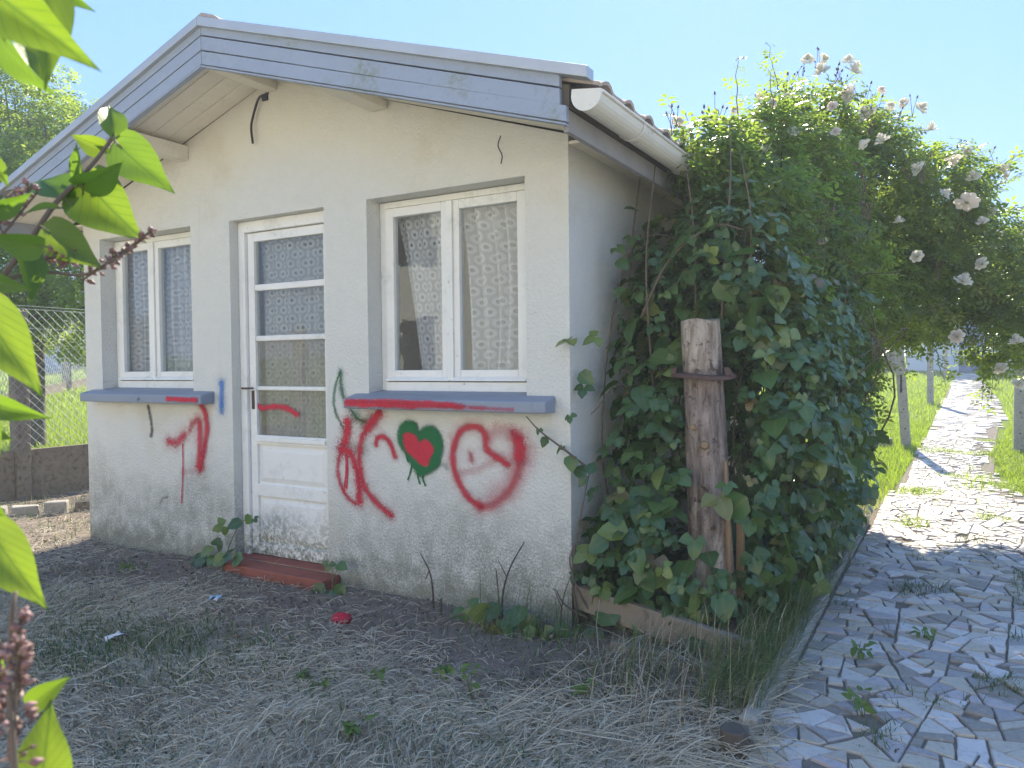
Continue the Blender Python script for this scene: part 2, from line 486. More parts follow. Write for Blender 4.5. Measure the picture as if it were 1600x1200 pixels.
M['grass'] = leafmat('lawn_blade', [(0, (.15, .25, .025)), (.6, (.22, .32, .03)), (.9, (.28, .34, .05)), (1, (.40, .36, .13))], .5, .5, (.40, .54, .03))
M['yard_grass'] = leafmat('yard_grass', [(0, (.07, .13, .04)), (.6, (.12, .19, .055)), (1, (.30, .30, .14))], .55, .35)
M['straw'] = leafmat('dry_straw', [(0, (.30, .235, .16)), (.3, (.47, .40, .28)), (.75, (.61, .54, .40)), (1, (.75, .69, .54))], .6, .2)
M['litter'] = leafmat('leaf_litter', [(0, (.09, .07, .06)), (.6, (.19, .15, .12)), (1, (.32, .26, .20))], .8, .1)
M['petal'] = leafmat('rose_petal', [(0, (.80, .76, .62)), (.6, (.84, .80, .70)), (1, (.84, .72, .62))], .6, .35)
M['bud'] = simple('rose_bud', (.16, .085, .09), .6, .3, 40)
M['capsule'] = leafmat('lilac_capsule', [(0, (.14, .075, .07)), (.5, (.28, .16, .15)), (.85, (.44, .27, .26)), (1, (.52, .44, .34))], .6, .15)

def stonemat():
    t = NT('paving_stone'); p = t.pos(); r = t.rnd()
    c = t.ramp(r, [(0, (0.236, 0.211, 0.185)), (.14, (0.400, 0.353, 0.294)), (.3, (0.554, 0.513, 0.468)), (.46, (0.306, 0.290, 0.299)), (.6, (0.471, 0.422, 0.337)), (.74, (0.613, 0.581, 0.566)), (.88, (0.424, 0.376, 0.392)), (1, (0.718, 0.684, 0.609))], 'CONSTANT')
    n1 = t.noise(p, 7, 6, .65); n2 = t.noise(p, 42, 5, .7)
    c = t.mix(t.math('MULTIPLY', n1, .45), c, (.36, .34, .31))
    c = t.mix(t.math('MULTIPLY', t.smooth(n2, .52, .72), .45), c, (.15, .135, .115))
    c = t.mix(t.math('MULTIPLY', t.smooth(n2, .46, .3), .35), c, (.6, .58, .53))
    h = t.math('ADD', n2, t.math('MULTIPLY', n1, .8))
    return t.done(t.bsdf(c, t.math('ADD', .46, t.math('MULTIPLY', n2, .3)), h, .45, .006, .35))
M['stone'] = stonemat()

def groundmat():
    t = NT('garden_soil'); p = t.pos(); x, y, z = t.xyz(p)
    n0 = t.noise(p, .5, 5, .6); n1 = t.noise(p, 3, 6, .65); n2 = t.noise(p, 22, 6, .7); n3 = t.noise(p, 90, 4, .7)
    soil = t.mix(n2, (.13, .105, .085), (.29, .24, .195))
    soil = t.mix(t.smooth(n3, .5, .7), soil, (.32, .27, .21))
    mown = t.mix(n2, (.42, .375, .29), (.62, .57, .46))
    mk = t.math('MULTIPLY', t.smooth(t.math('ADD', y, t.math('MULTIPLY', n1, 1.2)), .1, -.9), t.smooth(x, 1.1, 1.0))
    mk = t.math('MAXIMUM', mk, t.math('MULTIPLY', t.smooth(x, 2.3, 2.5), t.smooth(t.math('ADD', y, n1), 4.2, 3.4)))  # unseen ground right of the path, paled to bounce light onto the side wall
    soil = t.mix(mk, soil, mown)
    lawn = t.mix(n1, (.10, .16, .022), (.19, .24, .04))
    lawn = t.mix(t.math('MULTIPLY', t.smooth(n2, .5, .7), .5), lawn, (.20, .18, .09))
    wob = t.math('MULTIPLY', t.math('SUBTRACT', n1, .5), 1.6)
    far = t.smooth(t.math('ADD', y, wob), 4.2, 6.0)
    left = t.smooth(t.math('ADD', x, t.math('MULTIPLY', wob, .2)), -6.40, -6.5)
    c = t.mix(t.math('MAXIMUM', far, left), soil, lawn)
    h = t.math('ADD', n2, t.math('MULTIPLY', n3, .5))
    return t.done(t.bsdf(c, .98, h, .8, .02, .05))
M['ground'] = groundmat()
M['joint'] = simple('path_joint', (.20, .175, .145), .97, .35, 14, .8, 60, .01, .05)

# measured positions (metres)
GRAFFITI = [('red', 0.1394, 0.28, [(-0.437, 0.612), (-0.343, 0.665), (-0.276, 0.772), (-0.237, 0.831)], 0), ('red', 0.0909, 0.42, [(-0.468, 0.901), (-0.406, 0.938), (-0.34, 0.928), (-0.294, 0.907)], 0), ('red', 0.0485, 0.35, [(-0.637, 0.704), (-0.546, 0.722), (-0.456, 0.768), (-0.381, 0.795)], 0), ('red', 0.0303, 0.7, [(-0.582, 0.808), (-0.573, 0.773)], 0), ('red', 0.0424, 0.22, [(-0.713, 0.903), (-0.678, 0.857), (-0.693, 0.808)], 0), ('green', 0.0788, 0.45, [(-1.439, 0.901), (-1.369, 0.988), (-1.311, 0.944), (-1.253, 0.972)], 0), ('green', 0.103, 0.33, [(-1.458, 0.809), (-1.39, 0.799), (-1.306, 0.791)], 0), ('green', 0.0242, 0.8, [(-1.481, 1.237), (-1.517, 1.161), (-1.535, 1.069), (-1.515, 0.991), (-1.47, 0.927), (-1.44, 0.875)], 0), ('green', 0.0273, 0.8, [(-1.477, 1.237), (-1.472, 1.135), (-1.428, 1.051), (-1.361, 0.979), (-1.295, 0.951)], 0), ('red', 0.0273, 0.9, [(-1.48, 0.782), (-1.504, 0.715), (-1.507, 0.636), (-1.477, 0.559), (-1.43, 0.504), (-1.371, 0.476)], 0), ('red', 0.0515, 1.3, [(-1.426, 0.954), (-1.433, 0.889), (-1.451, 0.829), (-1.48, 0.782)], 0), ('red', 0.0455, 1.2, [(-1.473, 0.789), (-1.411, 0.766), (-1.372, 0.697), (-1.35, 0.607), (-1.347, 0.491)], 0), ('red', 0.0364, 1.1, [(-1.19, 1.011), (-1.253, 0.946), (-1.311, 0.88), (-1.34, 0.789), (-1.338, 0.673), (-1.3, 0.572), (-1.219, 0.495), (-1.114, 0.432)], 0), ('red', 0.0485, 1.2, [(-1.19, 1.009), (-1.233, 0.965), (-1.279, 0.917)], 0), ('red', 0.0121, 1.4, [(-1.446, 0.758), (-1.444, 0.666), (-1.466, 0.534)], 0), ('red', 0.0121, 1.4, [(-1.432, 0.745), (-1.434, 0.641), (-1.444, 0.562)], 0), ('red', 0.0273, 1.2, [(-1.219, 0.826), (-1.206, 0.863), (-1.165, 0.873), (-1.117, 0.84), (-1.082, 0.764)], 0), ('red', 0.0364, 1.1, [(-0.352, 0.762), (-0.419, 0.799), (-0.478, 0.836), (-0.487, 0.906), (-0.525, 0.945), (-0.596, 0.947), (-0.647, 0.914), (-0.683, 0.842), (-0.692, 0.76), (-0.663, 0.667), (-0.603, 0.582), (-0.52, 0.533)], 0), ('red', 0.0455, 0.7, [(-0.52, 0.533), (-0.445, 0.551), (-0.357, 0.618), (-0.306, 0.702), (-0.279, 0.795), (-0.286, 0.874)], 0), ('red', 0.0606, 1.2, [(-0.293, 0.896), (-0.283, 0.851), (-0.291, 0.805)], 0), ('red', 0.0303, 0.8, [(-0.324, 0.929), (-0.303, 0.913)], 0), ('green', 0.0103, 1.5, [(-1.008, 0.811), (-1.0, 0.78), (-0.992, 0.744)], 0), ('green', 0.0103, 1.5, [(-0.962, 0.739), (-0.974, 0.689), (-0.993, 0.644)], 0), ('green', 0.0103, 1.5, [(-0.931, 0.71), (-0.922, 0.661), (-0.912, 0.628)], 0), ('green', 0.0103, 1.5, [(-0.894, 0.7), (-0.889, 0.651), (-0.876, 0.62)], 0), ('green', 0.0364, 0.4, [(-0.804, 0.73), (-0.752, 0.739), (-0.731, 0.722)], 0), ('red', 0.0606, 0.3, [(-2.902, 0.562), (-2.777, 0.588), (-2.696, 0.62)], 0), ('red', 0.0394, 1.2, [(-2.728, 1.053), (-2.666, 0.966), (-2.654, 0.86), (-2.69, 0.717), (-2.731, 0.591)], 0), ('red', 0.0485, 1.1, [(-2.727, 0.911), (-2.725, 0.787), (-2.741, 0.608)], 0), ('red', 0.0424, 0.7, [(-2.748, 0.928), (-2.803, 0.891), (-2.826, 0.854)], 0), ('red', 0.0515, 1.0, [(-3.053, 0.769), (-2.973, 0.762), (-2.879, 0.82)], 0), ('red', 0.0103, 1.5, [(-2.901, 0.761), (-2.907, 0.562), (-2.928, 0.351)], 0), ('black', 0.0242, 1.1, [(-3.266, 1.004), (-3.245, 0.933), (-3.23, 0.84), (-3.244, 0.799)], 0), ('blue', 0.0364, 0.9, [(-2.501, 1.178), (-2.507, 0.987)], 0), ('black', 0.0182, 0.55, [(-3.157, 0.327), (-3.127, 0.368), (-3.071, 0.384)], 0)]
PANE_STROKE = [(-2.326, 1.045), (-2.244, 1.009), (-2.127, 1.02), (-2.025, 1.01), (-1.932, 0.972)]
HEART_OUTER = [(-1.053, 0.884), (-1.037, 0.934), (-0.99, 0.963), (-0.936, 0.953), (-0.912, 0.905), (-0.876, 0.931), (-0.823, 0.938), (-0.779, 0.906), (-0.761, 0.847), (-0.774, 0.78), (-0.796, 0.73), (-0.864, 0.687), (-0.91, 0.675), (-0.955, 0.721), (-1.008, 0.792), (-1.046, 0.84)]
HEART_INNER = [(-1.03, 0.897), (-0.99, 0.911), (-0.937, 0.888), (-0.915, 0.854), (-0.861, 0.87), (-0.817, 0.844), (-0.806, 0.809), (-0.833, 0.765), (-0.852, 0.719), (-0.894, 0.725), (-0.939, 0.759), (-0.992, 0.793), (-1.023, 0.835)]
ROSES = [(0.756, 2.682, 3.398, 0.112), (0.671, 2.635, 3.483, 0.089), (0.757, 2.801, 3.521, 0.081), (0.93, 2.785, 3.476, 0.08), (0.978, 2.694, 3.367, 0.119), (0.952, 2.556, 3.154, 0.117), (1.08, 2.51, 2.985, 0.124), (1.186, 2.333, 2.745, 0.094), (1.279, 2.978, 3.158, 0.075), (1.388, 2.561, 2.576, 0.096), (1.682, 3.073, 2.413, 0.138), (1.769, 2.994, 1.954, 0.086), (1.663, 2.813, 1.828, 0.106), (0.907, 1.686, 2.013, 0.055), (1.928, 3.689, 2.739, 0.089), (1.954, 3.702, 2.685, 0.064), (0.297, 0.772, 2.595, 0.063), (0.347, 1.267, 2.73, 0.085), (0.388, 1.643, 2.885, 0.057), (0.506, 1.831, 3.008, 0.05), (0.6, 1.767, 2.931, 0.057), (1.389, 3.157, 3.153, 0.095), (1.454, 3.074, 2.969, 0.094), (1.597, 3.149, 2.743, 0.103), (1.688, 3.437, 2.853, 0.078), (1.623, 3.01, 1.445, 0.092), (2.0, 3.343, 1.411, 0.103), (1.903, 3.281, 1.211, 0.094), (1.114, 1.941, 2.631, 0.072), (0.664, 1.213, 2.487, 0.074), (0.751, 1.616, 2.686, 0.063), (0.961, 1.855, 2.713, 0.06), (1.288, 2.375, 2.203, 0.068), (1.384, 2.54, 1.981, 0.078), (1.72, 3.334, 2.64, 0.095), (1.198, 2.93, 3.136, 0.065), (1.778, 3.125, 2.27, 0.074), (1.549, 2.765, 2.426, 0.08), (1.141, 2.901, 3.253, 0.056), (0.639, 2.025, 3.041, 0.051), (0.911, 2.064, 2.94, 0.067), (2.024, 3.463, 1.089, 0.086), (1.853, 3.635, 2.415, 0.059)]
BUDS = [[0.594, 2.589, 3.456], [0.63, 2.611, 3.47], [0.723, 2.666, 3.515], [0.825, 2.723, 3.444], [0.902, 2.651, 3.405], [1.022, 2.716, 3.265], [1.053, 2.617, 3.202], [0.578, 2.109, 3.184], [0.528, 1.961, 3.076], [0.302, 1.361, 2.868], [0.359, 1.395, 2.887], [1.326, 3.123, 3.239], [1.118, 2.769, 3.15], [1.245, 2.723, 3.047], [1.418, 3.048, 2.806], [1.616, 3.397, 2.907], [1.833, 3.756, 2.986], [1.855, 3.767, 2.91], [1.964, 3.827, 2.809], [0.879, 2.635, 3.313], [0.304, 1.011, 2.712], [0.46, 1.802, 2.946]]
BRAMBLE_LEAVES = [(0.017, 0.02, 1.39, 0.118), (0.099, 0.05, 1.401, 0.099), (0.059, 0.03, 1.206, 0.081), (0.072, 0.03, 1.16, 0.093), (0.129, 0.3, 1.868, 0.078), (0.139, 0.3, 1.78, 0.072), (0.117, 0.3, 1.642, 0.072), (0.196, 0.35, 1.917, 0.085), (0.121, 0.5, 2.08, 0.075), (0.021, 0.02, 1.026, 0.062), (0.078, -0.02, 0.747, 0.123), (0.026, -0.03, 0.801, 0.074), (0.122, 0.0, 0.655, 0.092), (-0.032, -0.05, 0.868, 0.056), (-0.104, -0.08, 0.899, 0.05), (-0.131, -0.08, 0.954, 0.044), (0.052, -0.12, -0.006, 0.169), (0.168, -0.1, -0.017, 0.12), (0.288, -0.12, -0.019, 0.099), (0.274, -0.25, -0.088, 0.125), (0.458, -0.3, -0.095, 0.147), (0.246, -0.4, -0.179, 0.11), (0.352, 0.0, 0.103, 0.149), (0.475, 0.0, 0.049, 0.135), (0.055, -0.03, 0.252, 0.08), (0.122, -0.03, 0.245, 0.073), (0.165, -0.05, 0.423, 0.109), (0.227, 0.0, 0.572, 0.127), (0.354, 0.0, 0.613, 0.131), (0.478, 0.0, 0.623, 0.117), (0.377, -0.02, 0.47, 0.177), (0.483, -0.02, 0.291, 0.151), (0.572, -0.02, 0.346, 0.132), (0.705, 0.02, 0.311, 0.102), (0.653, -0.1, 0.067, 0.111), (0.212, -0.05, 0.096, 0.144), (0.313, -0.02, 0.223, 0.149), (0.734, 0.0, 0.673, 0.146), (0.79, 0.02, 0.647, 0.134), (0.762, 0.02, 0.729, 0.084), (0.61, 0.0, 0.462, 0.115), (0.682, 0.0, 0.413, 0.096), (0.869, 0.3, 1.305, 0.106), (0.903, 0.3, 1.313, 0.088), (0.567, -0.05, 0.238, 0.114), (0.426, -0.03, 0.36, 0.129)]
LILAC_LEAVES = [([0.931, -3.031, 1.596], [1.024, -3.003, 1.519], 0.5, 10), ([0.913, -2.971, 1.635], [0.95, -2.976, 1.53], 0.42, -25), ([0.884, -3.013, 1.589], [0.895, -2.96, 1.583], 0.5, 35), ([0.845, -2.965, 1.588], [0.897, -2.96, 1.527], 0.42, 50), ([0.801, -2.922, 1.6], [0.836, -2.926, 1.552], 0.55, -40), ([0.858, -2.933, 1.66], [0.908, -2.928, 1.615], 0.35, 30), ([0.526, -2.652, 1.626], [0.502, -2.641, 1.687], 0.62, 8), ([0.544, -2.654, 1.606], [0.632, -2.651, 1.536], 0.6, 15), ([0.502, -2.655, 1.612], [0.492, -2.695, 1.617], 0.75, -20), ([0.536, -2.707, 1.54], [0.62, -2.704, 1.551], 0.5, 35), ([0.534, -2.708, 1.543], [0.545, -2.723, 1.595], 0.4, -45), ([0.524, -2.69, 1.543], [0.618, -2.685, 1.464], 0.72, 10), ([0.51, -2.723, 1.524], [0.456, -2.729, 1.564], 0.9, 25), ([0.518, -2.658, 1.598], [0.503, -2.666, 1.615], 0.5, 50), ([0.515, -2.696, 1.528], [0.493, -2.732, 1.519], 0.36, 40), ([0.554, -2.756, 1.496], [0.568, -2.805, 1.485], 0.3, 50), ([0.533, -2.824, 1.549], [0.55, -2.815, 1.514], 0.5, 0), ([0.581, -2.856, 1.476], [0.628, -2.829, 1.486], 0.5, 40), ([0.636, -2.826, 1.429], [0.639, -2.882, 1.43], 0.6, -20), ([0.544, -2.762, 1.464], [0.624, -2.752, 1.415], 0.6, 10), ([0.563, -2.81, 1.424], [0.607, -2.81, 1.371], 0.5, -45), ([0.578, -2.86, 1.393], [0.644, -2.846, 1.371], 0.4, 20), ([0.718, -2.931, 1.343], [0.794, -2.913, 1.248], 0.48, 10), ([0.691, -2.913, 1.317], [0.718, -2.887, 1.288], 0.45, -40), ([0.712, -2.915, 1.238], [0.774, -2.902, 1.223], 0.42, 15), ([0.653, -2.899, 1.355], [0.684, -2.882, 1.336], 0.6, -10), ([0.747, -2.942, 1.216], [0.766, -2.931, 1.201], 0.8, 30), ([0.903, -3.015, 1.137], [0.961, -3.006, 1.077], 0.52, 12), ([0.876, -3.008, 1.113], [0.893, -2.999, 1.09], 0.7, -20), ([0.856, -2.995, 1.152], [0.872, -2.987, 1.139], 0.7, 10), ([0.977, -3.023, 1.006], [1.0, -3.008, 1.025], 0.6, 0), ([1.002, -3.033, 0.941], [1.01, -3.026, 1.011], 0.62, 5), ([0.896, -3.02, 1.109], [0.921, -3.007, 1.079], 0.3, 50), ([0.94, -3.043, 1.052], [0.958, -3.033, 1.026], 0.6, 20), ([0.796, -2.97, 1.237], [0.811, -2.963, 1.187], 0.5, 20)]
LILAC_TWIGS = [([[0.498, -2.851, 1.324], [0.513, -2.818, 1.384], [0.518, -2.778, 1.444], [0.521, -2.74, 1.507], [0.518, -2.706, 1.546], [0.523, -2.679, 1.583], [0.526, -2.652, 1.625]], 0.0048), ([[0.521, -2.86, 1.364], [0.541, -2.824, 1.39], [0.564, -2.787, 1.405], [0.596, -2.746, 1.403], [0.613, -2.724, 1.419], [0.63, -2.702, 1.438], [0.648, -2.679, 1.468]], 0.0028), ([[0.547, -2.878, 1.401], [0.56, -2.847, 1.428], [0.57, -2.829, 1.454], [0.57, -2.804, 1.489], [0.584, -2.796, 1.507]], 0.0024), ([[0.824, -3.001, 1.579], [0.884, -3.012, 1.606], [0.92, -3.014, 1.617], [0.915, -2.97, 1.638]], 0.003), ([[0.661, -2.933, 1.232], [0.697, -2.922, 1.288], [0.715, -2.933, 1.343], [0.679, -2.918, 1.381]], 0.003), ([[0.65, -2.928, 1.217], [0.686, -2.919, 1.232], [0.718, -2.911, 1.238]], 0.002), ([[0.831, -3.012, 1.088], [0.885, -3.015, 1.129], [0.881, -3.005, 1.15]], 0.003), ([[1.027, -3.065, 0.924], [1.017, -3.058, 0.98], [1.003, -3.053, 1.033], [0.994, -3.045, 1.088], [0.986, -3.038, 1.102]], 0.003), ([[0.98, -3.069, 0.926], [0.999, -3.046, 0.94], [1.002, -3.033, 0.944]], 0.002)]
PANICLES = [([0.605, -2.717, 1.422], [0.659, -2.684, 1.466], 46, 0.0115), ([0.585, -2.741, 1.397], [0.609, -2.726, 1.414], 12, 0.0123), ([0.555, -2.825, 1.464], [0.587, -2.805, 1.515], 34, 0.0141), ([0.556, -2.836, 1.478], [0.57, -2.829, 1.437], 24, 0.0139), ([0.556, -2.839, 1.372], [0.574, -2.829, 1.38], 18, 0.0115), ([1.005, -3.053, 0.979], [1.009, -3.047, 1.096], 75, 0.0145), ([0.973, -3.048, 0.999], [0.975, -3.045, 1.064], 40, 0.015), ([0.543, -2.776, 1.429], [0.587, -2.75, 1.424], 46, 0.0191)]

# ================================================================ ground
def axis(lo, hi, d0, d1, step):
    a = list(np.arange(lo, hi, step))
    x = lo
    while x > d0: x -= max(step, (lo - x) * .22 + step); a.insert(0, x)
    x = a[-1]
    while x < d1: x += max(step, (x - hi) * .22 + step); a.append(x)
    return np.array(a)
gx = axis(-8, 4, -500, 500, .07); gy = axis(-3, 5, -120, 600, .07)
GX, GY = np.meshgrid(gx, gy)
def micro(x, y):
    """Small humps of the bare soil (flat under the path and the hut)."""
    w = np.clip((1.0 - x) / .3, 0, 1) * np.clip((3.5 - y) / 3, 0, 1)
    h = .012 * np.sin(3.1 * x + 1.3 * y) * np.sin(2.3 * y - x + 2) + .008 * np.sin(9 * x - 4 * y) * np.sin(7 * y + 3 * x) + .004 * np.sin(23 * x + 11 * y) * np.sin(19 * y - 13 * x)
    return h * w
GZ = terrain(GX, GY) + micro(GX, GY) - .012
nx, ny = len(gx), len(gy)
idx = np.arange(nx * ny).reshape(ny, nx)
q = np.stack([idx[:-1, :-1], idx[:-1, 1:], idx[1:, 1:], idx[1:, :-1]], -1).reshape(-1, 4)
tri = np.concatenate([q[:, [0, 1, 2]], q[:, [0, 2, 3]]])
gm = npmesh('ground', np.stack([GX, GY, GZ], -1).reshape(-1, 3), tri)
tag(link('ground', gm, M['ground'], smooth=True), 'bare soil and lawn of the garden', kind='structure')
def zg(x, y): return terrain(x, y) + micro(np.asarray(x, float), np.asarray(y, float)) - .012

# ================================================================ paved path
def path_left(y): return np.interp(y, [-6, 2.5, 3.75, 4.8, 6.6, 8.5, 9.6, 16, 22.5, 30], [1.05, 1.05, 1.09, 1.12, 1.15, 1.21, 1.26, 1.38, 1.50, 1.55])
def path_edge(y): return np.interp(y, [-6, 2.5, 4.5, 6, 8.5, 9.5, 12, 16, 24, 30], [2.65, 2.6, 2.25, 2.05, 2.0, 2.15, 2.38, 2.5, 2.3, 2.2])
def path_right(y): return float(path_edge(y)) + .06 * math.sin(1.7 * y)
pb = MB()
ys = [-6, -4, -2, 0, 2, 4, 6.5, 10, 14, 18, 22, 26, 29.6]
for a, b in zip(ys[:-1], ys[1:]):
    za, zb = float(terrain(1.6, a)) - .004, float(terrain(1.6, b)) - .004
    la, lb = float(path_left(a)) - .02, float(path_left(b)) - .02
    pb.v += [(la, a, za), (path_right(a), a, za), (path_right(b), b, zb), (lb, b, zb)]
    n = len(pb.v); pb.f.append((n - 4, n - 3, n - 2, n - 1))
path = pb.build('path', M['joint'])
tag(path, 'crazy paved path of broken pale stones beside the hut', kind='structure')

def area(P): return abs(sum(P[i][0] * P[(i + 1) % len(P)][1] - P[(i + 1) % len(P)][0] * P[i][1] for i in range(len(P)))) / 2
def cut(P, p, n):
    """Split a convex polygon by the line through p with normal n."""
    A, B = [], []
    for i in range(len(P)):
        a, b = P[i], P[(i + 1) % len(P)]
        da = (a[0] - p[0]) * n[0] + (a[1] - p[1]) * n[1]; db = (b[0] - p[0]) * n[0] + (b[1] - p[1]) * n[1]
        (A if da >= 0 else B).append(a)
        if da * db < 0:
            t = da / (da - db); c = (a[0] + (b[0] - a[0]) * t, a[1] + (b[1] - a[1]) * t)
            A.append(c); B.append(c)
    return A, B
def shatter(P, target, out, bias=0.0):
    if len(P) < 3: return
    a = area(P)
    if a < target * random.uniform(.45, 1.9) or a < .004:
        out.append(P); return
    c = (sum(p[0] for p in P) / len(P), sum(p[1] for p in P) / len(P))
    best = max(((P[i], P[j]) for i in range(len(P)) for j in range(i)), key=lambda e: (e[0][0] - e[1][0]) ** 2 + (e[0][1] - e[1][1]) ** 2)
    L = math.hypot(best[0][0] - best[1][0], best[0][1] - best[1][1]); tries = []
    for _ in range(5):                                                       # keep the break that leaves the least splintery pieces
        an = math.atan2(best[0][1] - best[1][1], best[0][0] - best[1][0]) + random.gauss(0, .36)
        n = (math.cos(an), math.sin(an)); s = random.uniform(-.18, .18) * L
        A, B = cut(P, (c[0] + n[0] * s, c[1] + n[1] * s), n)
        if len(A) > 2 and len(B) > 2: tries.append((min(area(Q) / sum(math.dist(Q[i], Q[i - 1]) for i in range(len(Q))) ** 2 for Q in (A, B)) - (.02 if min(len(A), len(B)) < 4 else 0), A, B))
    if not tries:
        out.append(P); return
    _, A, B = max(tries, key=lambda q: q[0])
    shatter(A, target, out); shatter(B, target, out)
def inset(P, d):
    a2 = sum(P[i][0] * P[(i + 1) % len(P)][1] - P[(i + 1) % len(P)][0] * P[i][1] for i in range(len(P)))
    if a2 < 0: P = P[::-1]
    Q = P
    for i in range(len(P)):
        a, b = P[i], P[(i + 1) % len(P)]
        L = math.hypot(b[0] - a[0], b[1] - a[1])
        if L < 1e-5: continue
        n = (-(b[1] - a[1]) / L, (b[0] - a[0]) / L)
        Q, _ = cut(Q, (a[0] + n[0] * d, a[1] + n[1] * d), n)
        if len(Q) < 3: return None
    return Q
polys = []
y = -2.4
while y < 29:
    dy = random.uniform(.5, .75) if y < 9 else 1.5
    xr = path_right(y) + random.uniform(-.10, .04)
    xl = float(path_left(y)) + (random.uniform(-.06, .05) if y > 3.3 else 0)
    strip = [(xl, y), (xr, y), (xr, y + dy), (xl, y + dy)]
    shatter(strip, .0095 if y < 9 else .04, polys)
    y += dy
def stone_geo(P):
    c = (sum(p[0] for p in P) / len(P), sum(p[1] for p in P) / len(P))
    if math.hypot(c[0] - 1.1, c[1] + 2.0) < .0: return None
    g = random.uniform(.0022, .0065)
    Q = inset(P, g)
    if not Q or area(Q) < .0016: return None
    if random.random() < .022: return None                                  # a gap where a stone is missing
    if c[0] > path_right(c[1]) - .25 and random.random() < .45: return None
    R = []
    for i in range(len(Q)):
        a, b = Q[i], Q[(i + 1) % len(Q)]
        L = math.hypot(b[0] - a[0], b[1] - a[1])
        if L < .006: continue
        R.append(a)
        if L > .08: R.append(((a[0] + b[0]) / 2 + random.gauss(0, .0035), (a[1] + b[1]) / 2 + random.gauss(0, .0035)))
    if len(R) < 3: return None
    z0 = float(terrain(c[0], c[1])) - .012
    zt = z0 + .012 + random.uniform(.003, .011)
    tx, ty = random.gauss(0, .016), random.gauss(0, .018)
    n = len(R); v = []
    for p in R: v.append((p[0], p[1], z0))
    for p in R: v.append((p[0], p[1], zt - .005 + tx * (p[0] - c[0]) + ty * (p[1] - c[1])))
    for p in R:
        q = (p[0] + (c[0] - p[0]) * .08, p[1] + (c[1] - p[1]) * .08)
        v.append((q[0], q[1], zt + tx * (p[0] - c[0]) + ty * (p[1] - c[1])))
    f = [tuple(range(2 * n, 3 * n))]
    for i in range(n):
        j = (i + 1) % n
        f.append((i, j, n + j, n + i)); f.append((n + i, n + j, 2 * n + j, 2 * n + i))
    return v, f, c
stones = [s for s in (stone_geo(P) for P in polys) if s]
def seen(c):
    x, y_, d = project(np.array([c[0], c[1], float(terrain(c[0], c[1]))]))
    return d > .3 and -40 < x < 1660 and y_ < 1240
stones.sort(key=lambda s: (not seen(s[2]), math.hypot(s[2][0] - CAM[0], s[2][1] - CAM[1]) / math.sqrt(max(1e-4, 1))))
for v, f, c in stones[:298]:
    me = bpy.data.meshes.new('paving_stone'); me.from_pydata(v, [], f); me.update()
    link('paving_stone', me, M['stone'], path)
V, F, Rn = [], [], []
for v, f, c in stones[298:]:
    n = len(V); V += v; r = random.random(); Rn += [r] * len(v)
    F += [tuple(i + n for i in q) for q in f]
me = bpy.data.meshes.new('paving_stones'); me.from_pydata(V, [], F); me.update()
me.attributes.new('rnd', 'FLOAT', 'POINT').data.foreach_set('value', np.array(Rn, np.float32))
tag(link('far_paving', me, M['stone'], path), kind='stuff')

kb = MB()
y = -.72
while y < 3.2:
    L = random.uniform(.75, .95)
    h = random.uniform(.055, .075); w = random.uniform(-.008, .008)
    kb.box(.975 + w, 1.035 + w, y, min(y + L - .012, 3.25), -.05, h)
    y += L
tag(kb.build('path_kerb', M['concrete'], bevel=.008), 'grey concrete edging strip between path and overgrown bed', kind='structure')

# ================================================================ the hut
hut = empty('garden_house', (-2, 1.8, 0), 'small white rendered garden hut with graffiti on its gable front', 'hut')
SL = .316
def soff(x): return 3.035 - SL * abs(x + 2)
def rtop(x): return 3.13 - SL * abs(x + 2)
W0, W1, D1 = -4.0, 0.0, 3.7
T = .22
holes = [(-3.8, -2.787, 1.09, 2.212), (-2.406, -1.591, .055, 2.206), (-1.266, -.241, 1.09, 2.212)]
xs = [-4, -3.8, -2.787, -2.406, -1.591, -1.266, -.241, 0]
zs = [-.2, .055, 1.09, 2.206, 2.212, 2.38]
def inhole(x, z): return any(a < x < b and c < z < d for a, b, c, d in holes)
w = MB()
for i in range(len(xs) - 1):
    for j in range(len(zs) - 1):
        x0, x1, z0, z1 = xs[i], xs[i + 1], zs[j], zs[j + 1]
        if inhole((x0 + x1) / 2, (z0 + z1) / 2): continue
        for yy, rev in ((0, 0), (T, 1)):
            n = len(w.v); w.v += [(x0, yy, z0), (x1, yy, z0), (x1, yy, z1), (x0, yy, z1)]
            w.f.append((n, n + 1, n + 2, n + 3) if not rev else (n + 3, n + 2, n + 1, n))
for a, b, c, d in holes:      # reveals
    for p in (((a, 0, c), (a, T, c), (a, T, d), (a, 0, d)), ((b, T, c), (b, 0, c), (b, 0, d), (b, T, d)), ((a, 0, d), (a, T, d), (b, T, d), (b, 0, d)), ((a, T, c), (a, 0, c), (b, 0, c), (b, T, c))):
        n = len(w.v); w.v += list(p); w.f.append((n, n + 1, n + 2, n + 3))
for yy in (0, T):             # gable
    n = len(w.v); w.v += [(W0, yy, 2.38), (W1, yy, 2.38), (-2, yy, 3.03)]
    w.f.append((n, n + 1, n + 2) if yy == 0 else (n + 2, n + 1, n))
for x in (W0, W1):
    n = len(w.v); w.v += [(x, 0, -.2), (x, T, -.2), (x, T, 2.38), (x, 0, 2.38)]; w.f.append((n, n + 1, n + 2, n + 3) if x == 0 else (n + 3, n + 2, n + 1, n))
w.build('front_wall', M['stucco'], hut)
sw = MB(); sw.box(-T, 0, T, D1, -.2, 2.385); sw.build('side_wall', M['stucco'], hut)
sw = MB(); sw.box(-4, -4 + T, T, D1, -.2, 2.385); sw.build('side_wall', M['stucco'], hut)
